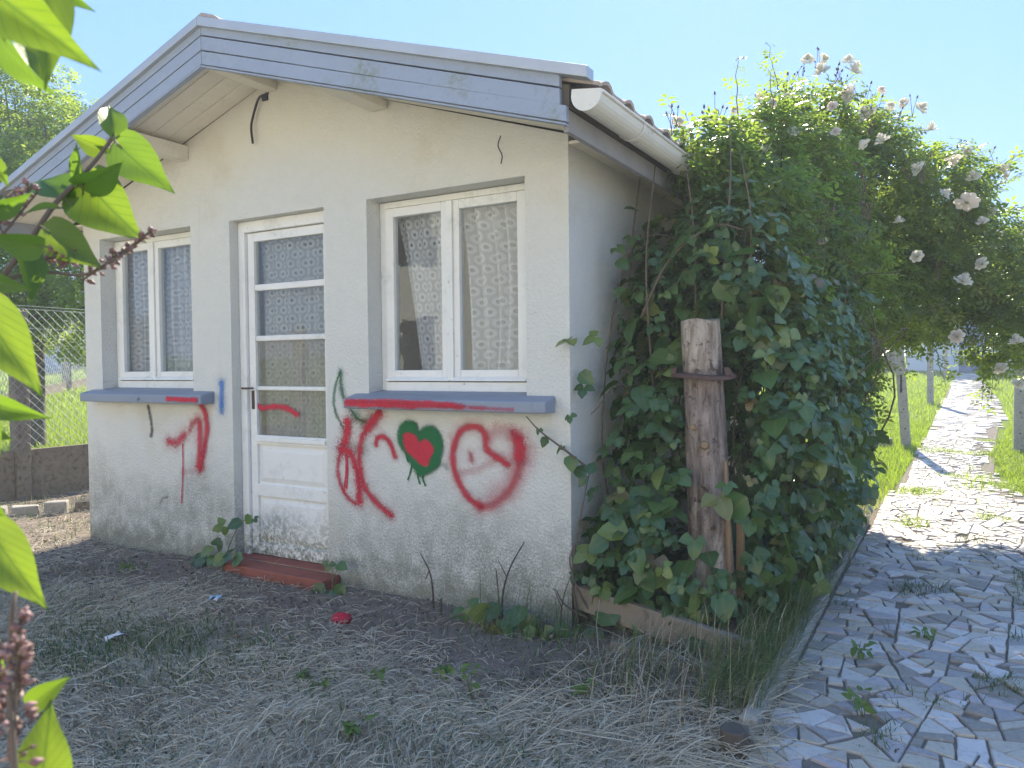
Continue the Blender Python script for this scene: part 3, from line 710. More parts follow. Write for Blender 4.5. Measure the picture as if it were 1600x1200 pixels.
bw = MB(); bw.prism([(W0 + T, D1 - T, -.2), (W1 - T, D1 - T, -.2), (W1 - T, D1 - T, 2.40), (-2, D1 - T, 3.02), (W0 + T, D1 - T, 2.40)], (0, T, 0)); bw.build('back_wall', M['stucco'], hut)
fl = MB(); fl.box(W0 + T, W1 - T, T, D1 - T, -.1, .04); fl.build('floor', M['inner'], hut)

# roof: deck, tiles, fascia, soffit, purlins
YF, YB = -.478, 3.95
deck = MB()
for s in (1, -1):
    xe = -2 + s * 2.236
    deck.prism([(-2, YF, soff(-2)), (xe, YF, soff(xe)), (xe, YF, rtop(xe)), (-2, YF, rtop(-2))][::s], (0, YB - YF, 0))
roof = deck.build('roof', M['dark_wood'], hut)
def tile_mesh():
    v, f = [], []
    prof = [(-.125, .010), (-.06, .008), (-.03, .012), (0, .028), (.035, .036), (.07, .028), (.10, .012), (.128, .010)]
    for yv in (0, .37):
        for a, h in prof: v.append((yv, a, h))
        for a, h in prof: v.append((yv, a, h - .014))
    n = len(prof)
    for k in range(n - 1):
        f.append((k, k + 1, 2 * n + k + 1, 2 * n + k)); f.append((n + k + 1, n + k, 3 * n + k, 3 * n + k + 1))
        f.append((k + 1, k, n + k, n + k + 1)); f.append((2 * n + k, 2 * n + k + 1, 3 * n + k + 1, 3 * n + k))
    f += [(0, 2 * n, 3 * n, n), (n - 1, 2 * n - 1, 4 * n - 1, 3 * n - 1)]
    me = bpy.data.meshes.new('roof_tile'); me.from_pydata(v, [], f); me.update(); me.materials.append(M['tile']); return me
tm = tile_mesh()
ang = math.atan(SL)
for s in (1, -1):
    for r in range(7):
        for c_ in range(17):
            o = bpy.data.objects.new('roof_tile', tm); COL.objects.link(o); o.parent = roof
            d = 2.36 - r * .335
            x = -2 + s * d; yv = -.34 + c_ * .253
            wp = Vector((x, yv, rtop(x) + .004 + .012))
            # tile runs from its lower edge up the slope
            xa = Vector((-s * math.cos(ang), 0, math.sin(ang))); xa = (xa + Vector((0, 0, -.035))).normalized(); za = Vector((s * math.sin(ang), 0, math.cos(ang))); ya = za.cross(xa)
            mm = Matrix(((xa.x, ya.x, za.x, 0), (xa.y, ya.y, za.y, 0), (xa.z, ya.z, za.z, 0), (0, 0, 0, 1)))
            mm.translation = wp + Vector((0, 0, random.uniform(0, .006)))
            o.matrix_basis = mm                   # the roof's own origin is the world origin
k = [(-2.17, .0), (-2.1, .05), (-2.0, .085), (-1.9, .05), (-1.83, .0)]
poly = [(x, -.53, rtop(-2) + .02 + h) for x, h in k] + [(x, -.53, rtop(-2) + .006 + h - .012) for x, h in k[::-1]]
for i in range(12):
    y0 = -.50 + i * .37
    p2 = [(a, y0, c) for a, b, c in poly]
    rt = MB(); rt.prism(p2, (0, .362, 0)); rt.build('ridge_tile', M['tile'], hut)

def slat(s, fa, fb, y0, y1, gap=.0035, x1=2.236):
    za = lambda f: 3.170 + (2.93 - 3.170) * f
    zb = lambda f: 2.467 + (2.247 - 2.467) * f
    ta, tb, ua, ub = za(fa) - gap, za(fb) + gap, zb(fa) - gap, zb(fb) + gap
    xe = -2 + s * x1; xm = -2 + s * .0012
    b = MB(); P = [(xm, y0, tb), (xe, y0, ub), (xe, y0, ua), (xm, y0, ta)]
    if s == -1:                                                          # the left ends are sawn off level
        zc = 2.505; lo = lambda z0, z1: xm + (xe - xm) * (z0 - zc) / (z0 - z1)
        P = [(xm, y0, tb), (lo(tb, ub), y0, zc), (lo(ta, ua), y0, zc), (xm, y0, ta)]
    b.prism(P[::s], (0, y1 - y0, 0))
    return b
for s in (1, -1):
    for a, b, y0, pr in ((0, .26, -.505, 0), (.26, .60, -.505, 0), (.60, .93, -.505, 0), (.93, 1.0, -.512, 0)):
        slat(s, a, b, y0, YF, x1=2.236 - (.03 if a < .6 and s == 1 else 0)).build('fascia_board', M['fascia'], hut, bevel=.003)
    xm, xe = -2 + s * .001, -2 + s * (2.34 if s == 1 else 2.13)
    ze = 3.172 - (xe + 2) * s * .3145
    st = MB(); st.prism([(xm, -.53, 3.154), (xe, -.53, ze - .018), (xe, -.53, ze + .030), (xm, -.53, 3.204)][::s], (0, .07, 0)); st.build('verge_strip', M['zinc'], hut, bevel=.003)
    # soffit boards run along the slope
    for k in range(4):
        y0 = YF + .004 + k * .118; y1 = min(y0 + .113, -.003)
        x0 = -2 + s * .07; xe = -2 + s * 2.22
        dz = -.012 - random.uniform(0, .003)
        b = MB(); b.prism([(x0, y0, soff(x0) + dz), (xe, y0, soff(xe) + dz), (xe, y0, soff(xe) - .001), (x0, y0, soff(x0) - .001)][::s], (0, y1 - y0, 0)); b.build('soffit_board', M['soffit'], hut, bevel=.002)
    px = -2 + s * .84
    b = MB(); b.box(px - .055, px + .055, -.474, -.001, 2.645 if s == -1 else 2.69, soff(-2 + s * .84) - .03); b.build('purlin', M['soffit'], hut, bevel=.005)
    ex = -2 + s * 2.236
    b = MB(); b.box(min(ex - s * .006, ex - s * .03), max(ex - s * .006, ex - s * .03), YF + .01, YB - .02, 2.235, soff(ex) - .004); b.build('eave_board', M['eave'], hut)
    ev = MB(); ev.box(*sorted((-2 + s * 2.003, -2 + s * 2.2)), .0, YB - .03, 2.33, 2.345); ev.build('eave_soffit', M['soffit'], hut)
b = MB(); b.box(-2.045, -1.955, -.474, -.001, 2.95, 3.022); b.build('ridge_beam', M['soffit'], hut, bevel=.005)

def gutter(xc, s):
    R, zc, n = .064, 2.362, 12
    g = MB(); ya, yb = -.50, YB
    prof = [(math.cos(math.pi + math.pi * i / n), math.sin(math.pi + math.pi * i / n)) for i in range(n + 1)]
    P = [(xc + R * a, R * b + zc) for a, b in prof]
    P = P + [(xc + (R - .004) * a, (R - .004) * b + zc) for a, b in prof[::-1]]
    g.prism([(x, ya, z) for x, z in P], (0, yb - ya, 0))
    g.tube([(xc + s * (R + .004), ya, zc + .002), (xc + s * (R + .004), yb, zc + .002)], .007, 8)
    go = g.build('gutter', M['gutter'], hut, smooth=False)
    c = MB(); c.prism([(xc + (R + .003) * a, ya - .004, (R + .003) * b + zc) for a, b in prof] + [(xc + R, ya - .004, zc + .012), (xc - R, ya - .004, zc + .03)], (0, .012, 0)); c.build('end_cap', M['gutter'], go)
    for yy in (-.02, .72, 1.5, 2.3, 3.1):
        c = MB(); rr = R + .005
        PP = [(xc + rr * a, rr * b + zc) for a, b in prof]; QQ = [(xc + (rr - .003) * a, (rr - .003) * b + zc) for a, b in prof[::-1]]
        c.prism([(x, yy, z) for x, z in PP + QQ], (0, .024, 0)); c.build('bracket', M['gutter'], go)
gutter(.325, 1); gutter(-4.325, -1)

cb = MB(); cb.tube(curve([(-2.02, .02, 2.955), (-2.045, -.012, 2.938), (-2.089, -.025, 2.916), (-2.13, -.03, 2.825), (-2.150, -.032, 2.75), (-2.135, -.035, 2.65)]), .0075, 8)
cb.build('cable', M['black_rubber'], hut, smooth=True)
cl = MB(); cl.box(-2.075, -2.03, -.012, .0, 2.905, 2.945); cl.build('cable_clip', M['black_rubber'], hut)
# small wire hanging under the right eave
cb = MB(); cb.tube(curve([(-.36, -.03, 2.42), (-.37, -.04, 2.37), (-.35, -.035, 2.32), (-.36, -.03, 2.28)]), .003, 6); cb.build('wire_end', M['black_rubber'], hut)

# windows
def window(x0, x1, cx):
    z0, z1, yf = 1.12, 2.208, .115
    root = MB()
    fw_ = .045
    root.box(x0 + .002, x0 + fw_, yf, yf + .07, z0, z1); root.box(x1 - fw_, x1 - .002, yf, yf + .07, z0, z1)
    root.box(x0 + fw_, x1 - fw_, yf, yf + .07, z1 - .036, z1)
    root.box(x0 + fw_, x1 - fw_, yf - .018, yf + .07, z0 + .002, z0 + .06)
    wn = root.build('window', M['white_paint'], hut, bevel=.004)
    tr = MB(); tr.hexa([(x0 + .004, yf - .05, z0 - .03), (x1 - .004, yf - .05, z0 - .03), (x1 - .004, yf + .06, z0 - .03), (x0 + .004, yf + .06, z0 - .03), (x0 + .004, yf - .05, z0 - .012), (x1 - .004, yf - .05, z0 - .012), (x1 - .004, yf + .06, z0), (x0 + .004, yf + .06, z0)]); tr.build('frame_threshold', M['white_paint'], wn, bevel=.003)
    a0, a1 = x0 + fw_ + .003, x1 - fw_ - .003
    zb, zt = z0 + .064, z1 - .04
    for l, r in ((a0, cx - .002), (cx + .002, a1)):
        sw_ = .058
        c = MB()
        c.box(l, l + sw_, yf - .012, yf + .035, zb, zt); c.box(r - sw_, r, yf - .012, yf + .035, zb, zt)
        c.box(l + sw_, r - sw_, yf - .012, yf + .035, zt - .05, zt)
        c.box(l + sw_, r - sw_, yf - .012, yf + .035, zb, zb + .062)
        # sloping drip at the bottom rail
        cs = c.build('casement', M['white_paint'], wn, bevel=.004)
        d = MB(); d.hexa([(l + .004, yf - .034, zb + .002), (r - .004, yf - .034, zb + .002), (r - .004, yf - .013, zb + .002), (l + .004, yf - .013, zb + .002), (l + .004, yf - .030, zb + .010), (r - .004, yf - .030, zb + .010), (r - .004, yf - .013, zb + .026), (l + .004, yf - .013, zb + .026)]); d.build('drip_rail', M['white_paint'], wn, bevel=.002)
        g = MB(); g.box(l + sw_ - .008, r - sw_ + .008, yf + .010, yf + .014, zb + .054, zt - .042); g.build('pane', M['glass'], wn)
    m_ = MB(); m_.box(cx - .02, cx + .022, yf - .026, yf - .0125, zb + .002, zt - .002); m_.build('meeting_bead', M['white_paint'], wn, bevel=.004)
    lt = MB(); lt.box(cx - .015, cx + .015, yf - .032, yf - .027, zb + .47, zb + .5)
    return wn
window(-1.266, -.241, -.768)
window(-3.80, -2.787, -3.335)
# sloping painted sills
for x0, x1, nm in ((-1.362, -.079, 0), (-3.911, -2.577, 1)):
    b = MB(); b.hexa([(x0, -.11, 1.034), (x1, -.11, 1.034), (x1, -.001, 1.034), (x0, -.001, 1.034), (x0, -.11, 1.0925), (x1, -.11, 1.0925), (x1, -.001, 1.118), (x0, -.001, 1.118)])
    so = b.build('window_sill', M['sill'], hut, bevel=.008)
    a, c = (-1.262, -.245) if nm == 0 else (-3.796, -2.791)
    b = MB(); b.hexa([(a, .001, 1.0912), (c, .001, 1.0912), (c, .112, 1.0912), (a, .112, 1.0912), (a, .001, 1.118), (c, .001, 1.118), (c, .112, 1.132), (a, .112, 1.132)]); b.build('inner_slope', M['sill'], so)

# door
X0, X1 = -2.406, -1.591
f = MB(); f.box(X0 + .002, X0 + .06, .065, .15, .056, 2.204); f.box(X1 - .06, X1 - .002, .065, .15, .056, 2.204); f.box(X0 + .06, X1 - .06, .065, .15, 2.135, 2.204)
f.build('door_frame', M['door_paint'], hut, bevel=.004)
dl, dr, db, dt = X0 + .063, X1 - .063, .062, 2.131
yd = .088
d = MB()
sl_ = .058
pz = [(1.801, 2.075), (1.472, 1.760), (1.148, 1.438), (.833, 1.122)]
pl, pr_ = dl + sl_, dr - .03
d.box(dl, pl, yd, yd + .04, db, dt); d.box(pr_, dr, yd, yd + .04, db, dt)
d.box(pl, pr_, yd, yd + .04, 2.075, dt); d.box(pl, pr_, yd, yd + .04, .775, .833)
d.box(pl, pr_, yd, yd + .04, .44, .515); d.box(pl, pr_, yd, yd + .04, db, .135)
door = d.build('door', M['door_paint'], hut, bevel=.003)
for (a, b), (c, e) in zip(pz[:-1], pz[1:]):
    g = MB(); g.box(pl, pr_, yd + .002, yd + .038, e, a); g.build('glazing_bar', M['door_paint'], door, bevel=.006)
for k, (a, b) in enumerate(pz):
    g = MB(); g.box(pl - .006, pr_ + .006, yd + .018, yd + .022, a - .006, b + .006); g.build('pane', M['glass'] if k < 2 else M['glass_reflect_tint'], door)
for a, b in ((.515, .775), (.135, .44)):
    g = MB(); g.box(pl - .004, pr_ + .004, yd + .018, yd + .03, a - .004, b + .004)
    g.build('panel', M['door_paint'], door)
    g = MB(); i = .045
    g.hexa([(pl + .012, yd + .0175, a + .012), (pr_ - .012, yd + .0175, a + .012), (pr_ - .012, yd + .0175, b - .012), (pl + .012, yd + .0175, b - .012), (pl + i, yd + .006, a + i), (pr_ - i, yd + .006, a + i), (pr_ - i, yd + .006, b - i), (pl + i, yd + .006, b - i)][:4] + [(pl + i, yd + .006, a + i), (pr_ - i, yd + .006, a + i), (pr_ - i, yd + .006, b - i), (pl + i, yd + .006, b - i)])
    g.f = [tuple(reversed(q)) for q in g.f]
    g.build('raised_field', M['door_paint'], door, bevel=.002)
g = MB(); g.box(pl - .001, pr_ + .001, yd - .014, yd - .0005, .792, .822); g.build('weather_moulding', M['door_paint'], door, bevel=.005)
g = MB(); g.box(dl + .018, dl + .042, yd - .004, yd - .0003, 1.0, 1.12); g.box(dl + .026, dl + .034, yd - .0055, yd - .0043, 1.03, 1.05); g.build('lock_plate', M['rust'], door)
g = MB(); g.tube([(dl - .04, .055, 1.135), (dl + .01, .055, 1.135), (dl + .06, .06, 1.136)], .006, 8); g.tube([(dl - .03, .055, 1.135), (dl - .03, .068, 1.135)], .005, 6); g.build('bolt', M['rust'], door)
s_ = MB(); s_.box(-2.36, -1.50, -.155, -.0015, -.06, .048); s_.build('door_step', M['brick_red'], hut, bevel=.008)
s_ = MB(); s_.box(X0 + .003, X1 - .003, -.001, .16, .0505, .058); s_.build('threshold', M['brick_red'], hut)

# curtains
def curtain(x0t, x1t, x0b, x1b, z0, z1, mat, label, y=.205, pleats=6, amp=.012, sag=0, fold=None):
    nu, nv = 60, 24
    vs, uvs, fs = [], [], []
    Lr = max(abs(x1t - x0t), abs(x1b - x0b))
    for j in range(nv + 1):
        t = j / nv
        z = z1 + (z0 - z1) * t
        e = t ** .8
        a = x0t + (x0b - x0t) * e + sag * math.sin(math.pi * t); b = x1t + (x1b - x1t) * e + sag * math.sin(math.pi * t)
        for i in range(nu + 1):
            u = i / nu
            uw = u + .03 * math.sin(9 * u + 2 * t)
            x = a + (b - a) * u
            yy = y + amp * math.sin(2 * math.pi * pleats * uw + .5 * math.sin(3 * t)) + .006 * math.sin(11 * u + 5 * t)
            vs.append((x, yy, z)); uvs.append((u * Lr * 1.18, z + .25 * (a - x0t)))
    for j in range(nv):
        for i in range(nu):
            k = j * (nu + 1) + i; fs.append((k, k + nu + 1, k + nu + 2, k + 1))
    me = bpy.data.meshes.new('lace_curtain'); me.from_pydata(vs, [], fs); me.update()
    ul = me.uv_layers.new(name='UVMap')
    for lp in me.loops: ul.data[lp.index].uv = uvs[lp.vertex_index]
    o = link('lace_curtain', me, mat, smooth=True)
    tag(o, label, 'curtain', 'lace curtains in the hut')
    return o
curtain(-1.235, -.775, -1.03, -.775, 1.15, 2.2, M['lace'], 'white daisy lace curtain slanting behind the left casement right of the door', pleats=4, amp=.014)
curtain(-.80, -.28, -.715, -.28, 1.15, 2.2, M['lace'], 'white daisy lace curtain swept in folds behind the right casement, nearest the hut corner', pleats=6, amp=.034, sag=.03)
curtain(-3.80, -3.345, -3.76, -3.345, 1.15, 2.2, M['lace'], 'lace curtain behind the left casement of the window left of the door', pleats=6, amp=.022)
curtain(-3.33, -2.86, -3.33, -2.86, 1.15, 2.2, M['lace'], 'straight pleated lace curtain behind the right casement of the window left of the door', pleats=8, amp=.024)
curtain(-2.31, -1.66, -2.29, -1.66, .78, 2.12, M['lace_door'], 'long lace curtain hanging behind the four panes of the door', y=.165, pleats=7, amp=.012)

# ---------------------------------------------------------------- spray paint on the front (flat paint, a millimetre or so proud)
LAYER = [0]
def paint_mesh(name, verts, faces, edge, dens, mat):
    me = bpy.data.meshes.new(name); me.from_pydata(verts, [], faces); me.update()
    me.attributes.new('edge', 'FLOAT', 'POINT').data.foreach_set('value', np.array(edge, np.float32))
    me.attributes.new('dens', 'FLOAT', 'POINT').data.foreach_set('value', np.full(len(verts), dens, np.float32))
    return link(name, me, mat, hut)
def stroke(col, width, dens, pts, y0=0.0, name='graffiti_stroke'):
    LAYER[0] += 1
    y = y0 - .0012 - LAYER[0] * .00011
    P = curve(pts, 7) if len(pts) > 1 else pts
    P = [np.array(p) for p in P]
    wd = width * .98
    d0 = (P[1] - P[0]) / np.linalg.norm(P[1] - P[0]); d1 = (P[-1] - P[-2]) / np.linalg.norm(P[-1] - P[-2])
    n0 = len(P)
    P = [P[0] - d0 * wd * .9, P[0] - d0 * wd * .4] + P + [P[-1] + d1 * wd * .4, P[-1] + d1 * wd * .9]
    V, F, E = [], [], []
    prof = [(-1, 0), (-.5, .5), (0, 1), (.5, .5), (1, 0)]
    for i, p in enumerate(P):
        t = P[min(i + 1, len(P) - 1)] - P[max(i - 1, 0)]; t = t / (np.linalg.norm(t) + 1e-9); nn = np.array([-t[1], t[0]])
        k = 0 if i in (0, len(P) - 1) else (.6 if i in (1, len(P) - 2) else 1)
        ww = wd * (1 + .10 * math.sin(i * .9))
        for s, e in prof:
            q = p + nn * s * ww
            V.append((q[0], y, q[1])); E.append(e * k)
    m_ = len(prof)
    for i in range(len(P) - 1):
        for k in range(m_ - 1): F.append((i * m_ + k, i * m_ + k + 1, (i + 1) * m_ + k + 1, (i + 1) * m_ + k))
    return paint_mesh(name, V, F, E, dens, M[col])
for col, wd, dens, pts, y0 in GRAFFITI:
    if wd > .025 and dens > .6: stroke(col, wd * 2.1, .24, pts, y0, 'graffiti_overspray')    # mist round the stroke
    stroke(col, wd * .85, dens * .7, pts, y0)
stroke('red', .026, 1.0, PANE_STROKE, .1045)
def heart(col, poly, soft, dens):
    LAYER[0] += 4
    y = -.0012 - LAYER[0] * .00011
    P = curve(poly + poly[:1], 5)[:-1]; n = len(P)
    c = np.mean(P, 0)
    V, E, F = [], [], []
    for k, e in ((-.4, 1), (-.15, .8), (.6, 0)):
        for i in range(n):
            t = P[(i + 1) % n] - P[i - 1]; t = t / (np.linalg.norm(t) + 1e-9); nn = np.array([-t[1], t[0]])
            if nn @ (P[i] - c) < 0: nn = -nn
            q = P[i] + nn * soft * k; V.append((q[0], y, q[1])); E.append(e)
    V.append((c[0], y, c[1])); E.append(1)
    for i in range(n):
        j = (i + 1) % n
        F.append((i, j, 3 * n))
        for r in (0, 1): F.append((r * n + i, (r + 1) * n + i, (r + 1) * n + j, r * n + j))
    return paint_mesh('graffiti_heart', V, F, E, dens, M[col])
heart('green', HEART_OUTER, .085, .30)
heart('green', HEART_OUTER, .03, 1.2)
hc = np.mean(HEART_INNER, 0)
heart('red', [tuple(hc + (np.array(p) - hc) * .86) for p in HEART_INNER], .028, 1.2)
# red paint on the sill fronts
stroke('red', .025, 1.3, [(-1.33, 1.066), (-1.2, 1.063), (-1.05, 1.065), (-.86, 1.062)], -.1105, 'graffiti_band')
stroke('red', .022, .85, [(-1.1, 1.063), (-.9, 1.060), (-.7, 1.064), (-.55, 1.060)], -.1105, 'graffiti_band')
stroke('red', .019, .45, [(-.7, 1.066), (-.55, 1.060), (-.42, 1.058)], -.1105, 'graffiti_band')
stroke('red', .020, .8, [(-1.33, 1.078), (-1.0, 1.080), (-.75, 1.075), (-.6, 1.07)], -.1105, 'graffiti_band')
stroke('red', .015, .5, [(-.5, 1.055), (-.36, 1.055), (-.25, 1.052)], -.1105, 'graffiti_band')
stroke('red', .022, 1.3, [(-2.90, 1.068), (-2.75, 1.064), (-2.61, 1.064)], -.1105, 'graffiti_band')
stroke('black', .018, .6, [(-3.21, 1.055), (-3.20, 1.065)], -.1105, 'graffiti_band')

# ================================================================ leaf templates
def leaflet(length, width, base=(0, 0), ang=0, fold=.18, droop=.12, n=5, serr=.0, notch=0):
    """One leaf blade: midrib plus two rims. side/tip/normal axes."""
    mid, L, R = [], [], []
    for i in range(n + 1):
        t = i / n
        w = width * (math.sin(math.pi * min(1, t ** .72)) ** .85 if 0 < t < 1 else 0)
        if notch and i == 0: w = width * .25
        if serr and 0 < i < n: w *= 1 + serr * (1 if i % 2 else -1)
        z = -droop * length * t * t
        y = t * length
        mid.append((0, y, z))
        yb = y - (notch * length if i == 0 else 0)
        L.append((-w, yb, z + fold * w)); R.append((w, yb, z + fold * w))
    ca, sa = math.cos(ang), math.sin(ang)
    rot = lambda p: (base[0] + p[0] * ca - p[1] * sa * -1, base[1] + p[1] * ca - p[0] * sa, p[2])
    v = [rot(p) for p in mid] + [rot(p) for p in L] + [rot(p) for p in R]
    k = n + 1; f = []
    for i in range(n):
        for off, rev in ((k, 0), (2 * k, 1)):
            a, b, c, d = i, i + 1, off + i + 1, off + i
            for t_ in ((a, b, c), (a, c, d)): f.append(t_ if not rev else t_[::-1])
    return v, f
def combine(parts):
    V, F = [], []
    for v, f in parts:
        n = len(V); V += v; F += [tuple(i + n for i in q) for q in f]
    return V, F
BRAM = combine([leaflet(.60, .25, (0, .40), 0, .16, .2, 5, .08), leaflet(.52, .22, (.02, .36), 1.35, .20, .3, 4, .08), leaflet(.52, .22, (-.02, .36), -1.35, .20, .3, 4, .08)])
BRAM2 = combine([leaflet(.64, .27, (0, .36), .2, .10, .4, 4, .06), leaflet(.55, .23, (.02, .30), 1.5, .28, .1, 3, .05), leaflet(.48, .21, (-.02, .32), -1.2, .12, .45, 3, .05)])
def rib_of(ns):
    out = []
    for n in ns: out += [1] * (n + 1) + [0] * (2 * n + 2)
    return out
RIB = {48: rib_of([5, 4, 4]), 39: rib_of([4, 3, 3]), 21: rib_of([6]), 15: rib_of([4])}
BRAM1 = leaflet(1.0, .42, (0, 0), 0, .2, .25, 6, .05)
LEAF4 = ([(0, 0, 0), (-.26, .42, .06), (0, .5, -.02), (.26, .42, .06), (0, 1, -.1)], [(0, 2, 1), (0, 3, 2), (1, 2, 4), (2, 3, 4)])
ROSE = combine([([(x + p[0] * c - -p[1] * s_ * 1, y + p[1] * c - p[0] * s_, p[2]) for p in [(q[0] * .42, q[1] * .42, q[2] * .42) for q in LEAF4[0]]], LEAF4[1])
                for x, y, c, s_ in ((0, .62, 1, 0), (.02, .5, .35, .93), (-.02, .5, .35, -.93), (.02, .22, .3, .95), (-.02, .22, .3, -.95))])

def rand_dir(n):
    d = rng.normal(size=(n, 3)); return unit(d)

def in_hut(P): return (P[:, 0] < .035) & (P[:, 0] > -4.05) & (P[:, 1] > -.03) & (P[:, 2] < 2.32) | ((P[:, 0] < .30) & (P[:, 0] > -4.2) & (P[:, 1] > -.5) & (P[:, 2] > 2.1 ) & (P[:, 2] < 2.50) )

def sample_lobes(lobes, n, shell=.16, keep_inside=.3):
    """Points near the surface of a union of ellipsoids, with outward normals."""
    c = np.array([l[0] for l in lobes], float); r = np.array([l[1] for l in lobes], float)
    wgt = (r[:, 0] * r[:, 1] + r[:, 1] * r[:, 2] + r[:, 0] * r[:, 2]); wgt = wgt * np.array([l[2] if len(l) > 2 else 1 for l in lobes]); wgt /= wgt.sum()
    k = rng.choice(len(lobes), n * 2, p=wgt)
    d = rand_dir(len(k)); rad = np.clip(1 - np.abs(rng.normal(0, shell, len(k))) + rng.normal(0, .05, len(k)), .1, 1.25)
    P = c[k] + d * r[k] * rad[:, None]
    N = unit(d / r[k])
    dist = np.min(np.where(np.arange(len(lobes))[None, :] == k[:, None], 9, np.linalg.norm((P[:, None, :] - c[None]) / r[None], axis=2)), 1)
    ok = (dist > .82) | (rng.random(len(k)) < keep_inside)
    ok &= (P[:, 2] > .03) & ~in_hut(P)
    return P[ok][:n], N[ok][:n]

LOG_A = np.array([.62, .25])
def clear_of_log(P):
    """True where a leaf does not stand between the onlooker and the bare upper part of the log."""
    d = LOG_A - CAM[:2]; L = np.linalg.norm(d); d = d / L
    rel = P[:, :2] - CAM[:2]; along = rel @ d; lat = np.abs(rel[:, 0] * d[1] - rel[:, 1] * d[0])
    return ~((lat < .165) & (along < L + .12) & (P[:, 2] > .34) & (P[:, 2] < 1.62))

# ================================================================ bramble bush at the hut corner
bramble = empty('bramble_bush', (.5, .7, 0), 'dense dark green bramble bush climbing the right corner of the hut', 'bush')
BL = [((.50, .34, .62), (.46, .30, .68)), ((.33, .62, 1.28), (.30, .42, .62)), ((.80, .80, .85), (.34, .55, .80)), ((.30, .86, 1.72), (.26, .42, .42)), ((.80, 1.5, .85), (.36, .7, .90)),
      ((.72, 2.2, .8), (.42, .7, .85)), ((.74, 2.9, .62), (.36, .50, .68)), ((.75, 1.0, 1.45), (.36, .6, .45)), ((.45, .12, .36), (.38, .22, .36)), ((.80, 2.0, 1.5), (.34, .8, .5)), ((.62, .62, 1.75), (.3, .4, .45)), ((.62, .55, 1.0), (.4, .3, .7))]
P, N = sample_lobes(BL, 5200, .2, .25)
keep = clear_of_log(P) & (P[:, 0] < 1.28); P, N = P[keep], N[keep]
nrm = unit(N * .8 + np.array([0, -.1, .75]) + rng.normal(0, .5, P.shape))
tip = unit(np.array([0, 0, -.8]) + N * .6 + rng.normal(0, .6, P.shape))
S, Tt, Nn = frames(nrm, tip)
sz = rng.uniform(.06, .14, len(P))
vx, vy, vd = project(P)
# how much each leaf shows: distance along its own sight line in a coarse picture grid
key = np.floor(vx / 13).astype(int) * 4096 + np.floor(vy / 13).astype(int)
order = np.argsort(vd); first = {}
for i in order:
    if key[i] not in first: first[key[i]] = i
front = np.array(sorted(first.values(), key=lambda i: -(sz[i] / vd[i])))
def ribs(v):
    """1 on the midrib, 0 on the rim (the rim points are the ones lifted by the fold)."""
    return RIB.get(len(v), [0] * len(v))
def leaf_meshes(name, tmpls, mat):
    out = []
    for v, f in tmpls:
        me = bpy.data.meshes.new(name); me.from_pydata(v, [], f); me.update(); me.shade_smooth(); me.materials.append(mat); out.append(me)
        me.attributes.new('rib', 'FLOAT', 'POINT').data.foreach_set('value', np.array(ribs(v), np.float32))
    return out
bram_me = leaf_meshes('bramble_leaf', [BRAM, BRAM2, BRAM1], M['bramble'])
def place_leaf(name, me, root, p, s, t, n, size):
    o = bpy.data.objects.new(name, me); COL.objects.link(o); o.parent = root
    mm = Matrix(((s[0], t[0], n[0], 0), (s[1], t[1], n[1], 0), (s[2], t[2], n[2], 0), (0, 0, 0, 1))) @ Matrix.Diagonal((size, size, size, 1))
    mm.translation = Vector(p) - root.location
    o.matrix_basis = mm
    return o
nexp = 0
for x, y, z, s_ in BRAMBLE_LEAVES:
    p = np.array([x, y, z]) + rng.normal(0, .006, 3)
    if p[0] < .03 and p[1] > -.04: p[1] = -.05
    n = unit(np.array([.1, -.75, .7]) + rng.normal(0, .3, 3)); t = unit(np.array([0, -.2, -.8]) + rng.normal(0, .5, 3))
    a, b, c = frames(n[None], t[None])
    size = s_ * 1.15
    place_leaf('leaf', bram_me[nexp % 3], bramble, p - b[0] * size * .45, a[0], b[0], c[0], size); nexp += 1
indiv = set(front[:296 - nexp].tolist())
for i in indiv:
    place_leaf('leaf', bram_me[rng.integers(0, 3)], bramble, P[i], S[i], Tt[i], Nn[i], sz[i] * 1.1)
rest = np.array([i for i in range(len(P)) if i not in indiv])
h = len(rest) // 2
pa = [stamp(*BRAM, P[r_], S[r_], Tt[r_], Nn[r_], sz[r_], rng.random(len(r_))) for r_ in (rest[:h],)] + [stamp(*BRAM2, P[r_], S[r_], Tt[r_], Nn[r_], sz[r_], rng.random(len(r_))) for r_ in (rest[h:],)]
def merge(ps):
    V, T_, R_ = [], [], []; n = 0
    for v, t, r in ps: V.append(v); T_.append(t + n); R_.append(r); n += len(v)
    return np.concatenate(V), np.concatenate(T_), np.concatenate(R_)
rb = np.concatenate([np.tile(RIB[48], h), np.tile(RIB[39], len(rest) - h)])
fo = link('foliage', npmesh('bramble_foliage', *merge(pa), rib=rb), M['bramble'], bramble, smooth=True); tag(fo, kind='stuff')
cn = MB()
for i in range(46):
    a = np.array([rng.uniform(.1, 1.0), rng.uniform(.1, 2.4), 0.0])
    d = np.array([rng.normal(0, .18), rng.normal(-.05, .2), rng.uniform(.6, 2.1)])
    b = a + d
    mid = (a + b) / 2 + rng.normal(0, .12, 3) + np.array([0, 0, .15])
    e = b + np.array([rng.normal(0, .25), rng.normal(-.1, .2), rng.uniform(-.35, .1)])
    pts = np.array(curve([a, mid, b, e], 5))
    if (~clear_of_log(pts)).any() or in_hut(pts).any(): continue
    cn.tube([tuple(p) for p in pts], list(np.linspace(.0065, .002, len(pts))), 5)
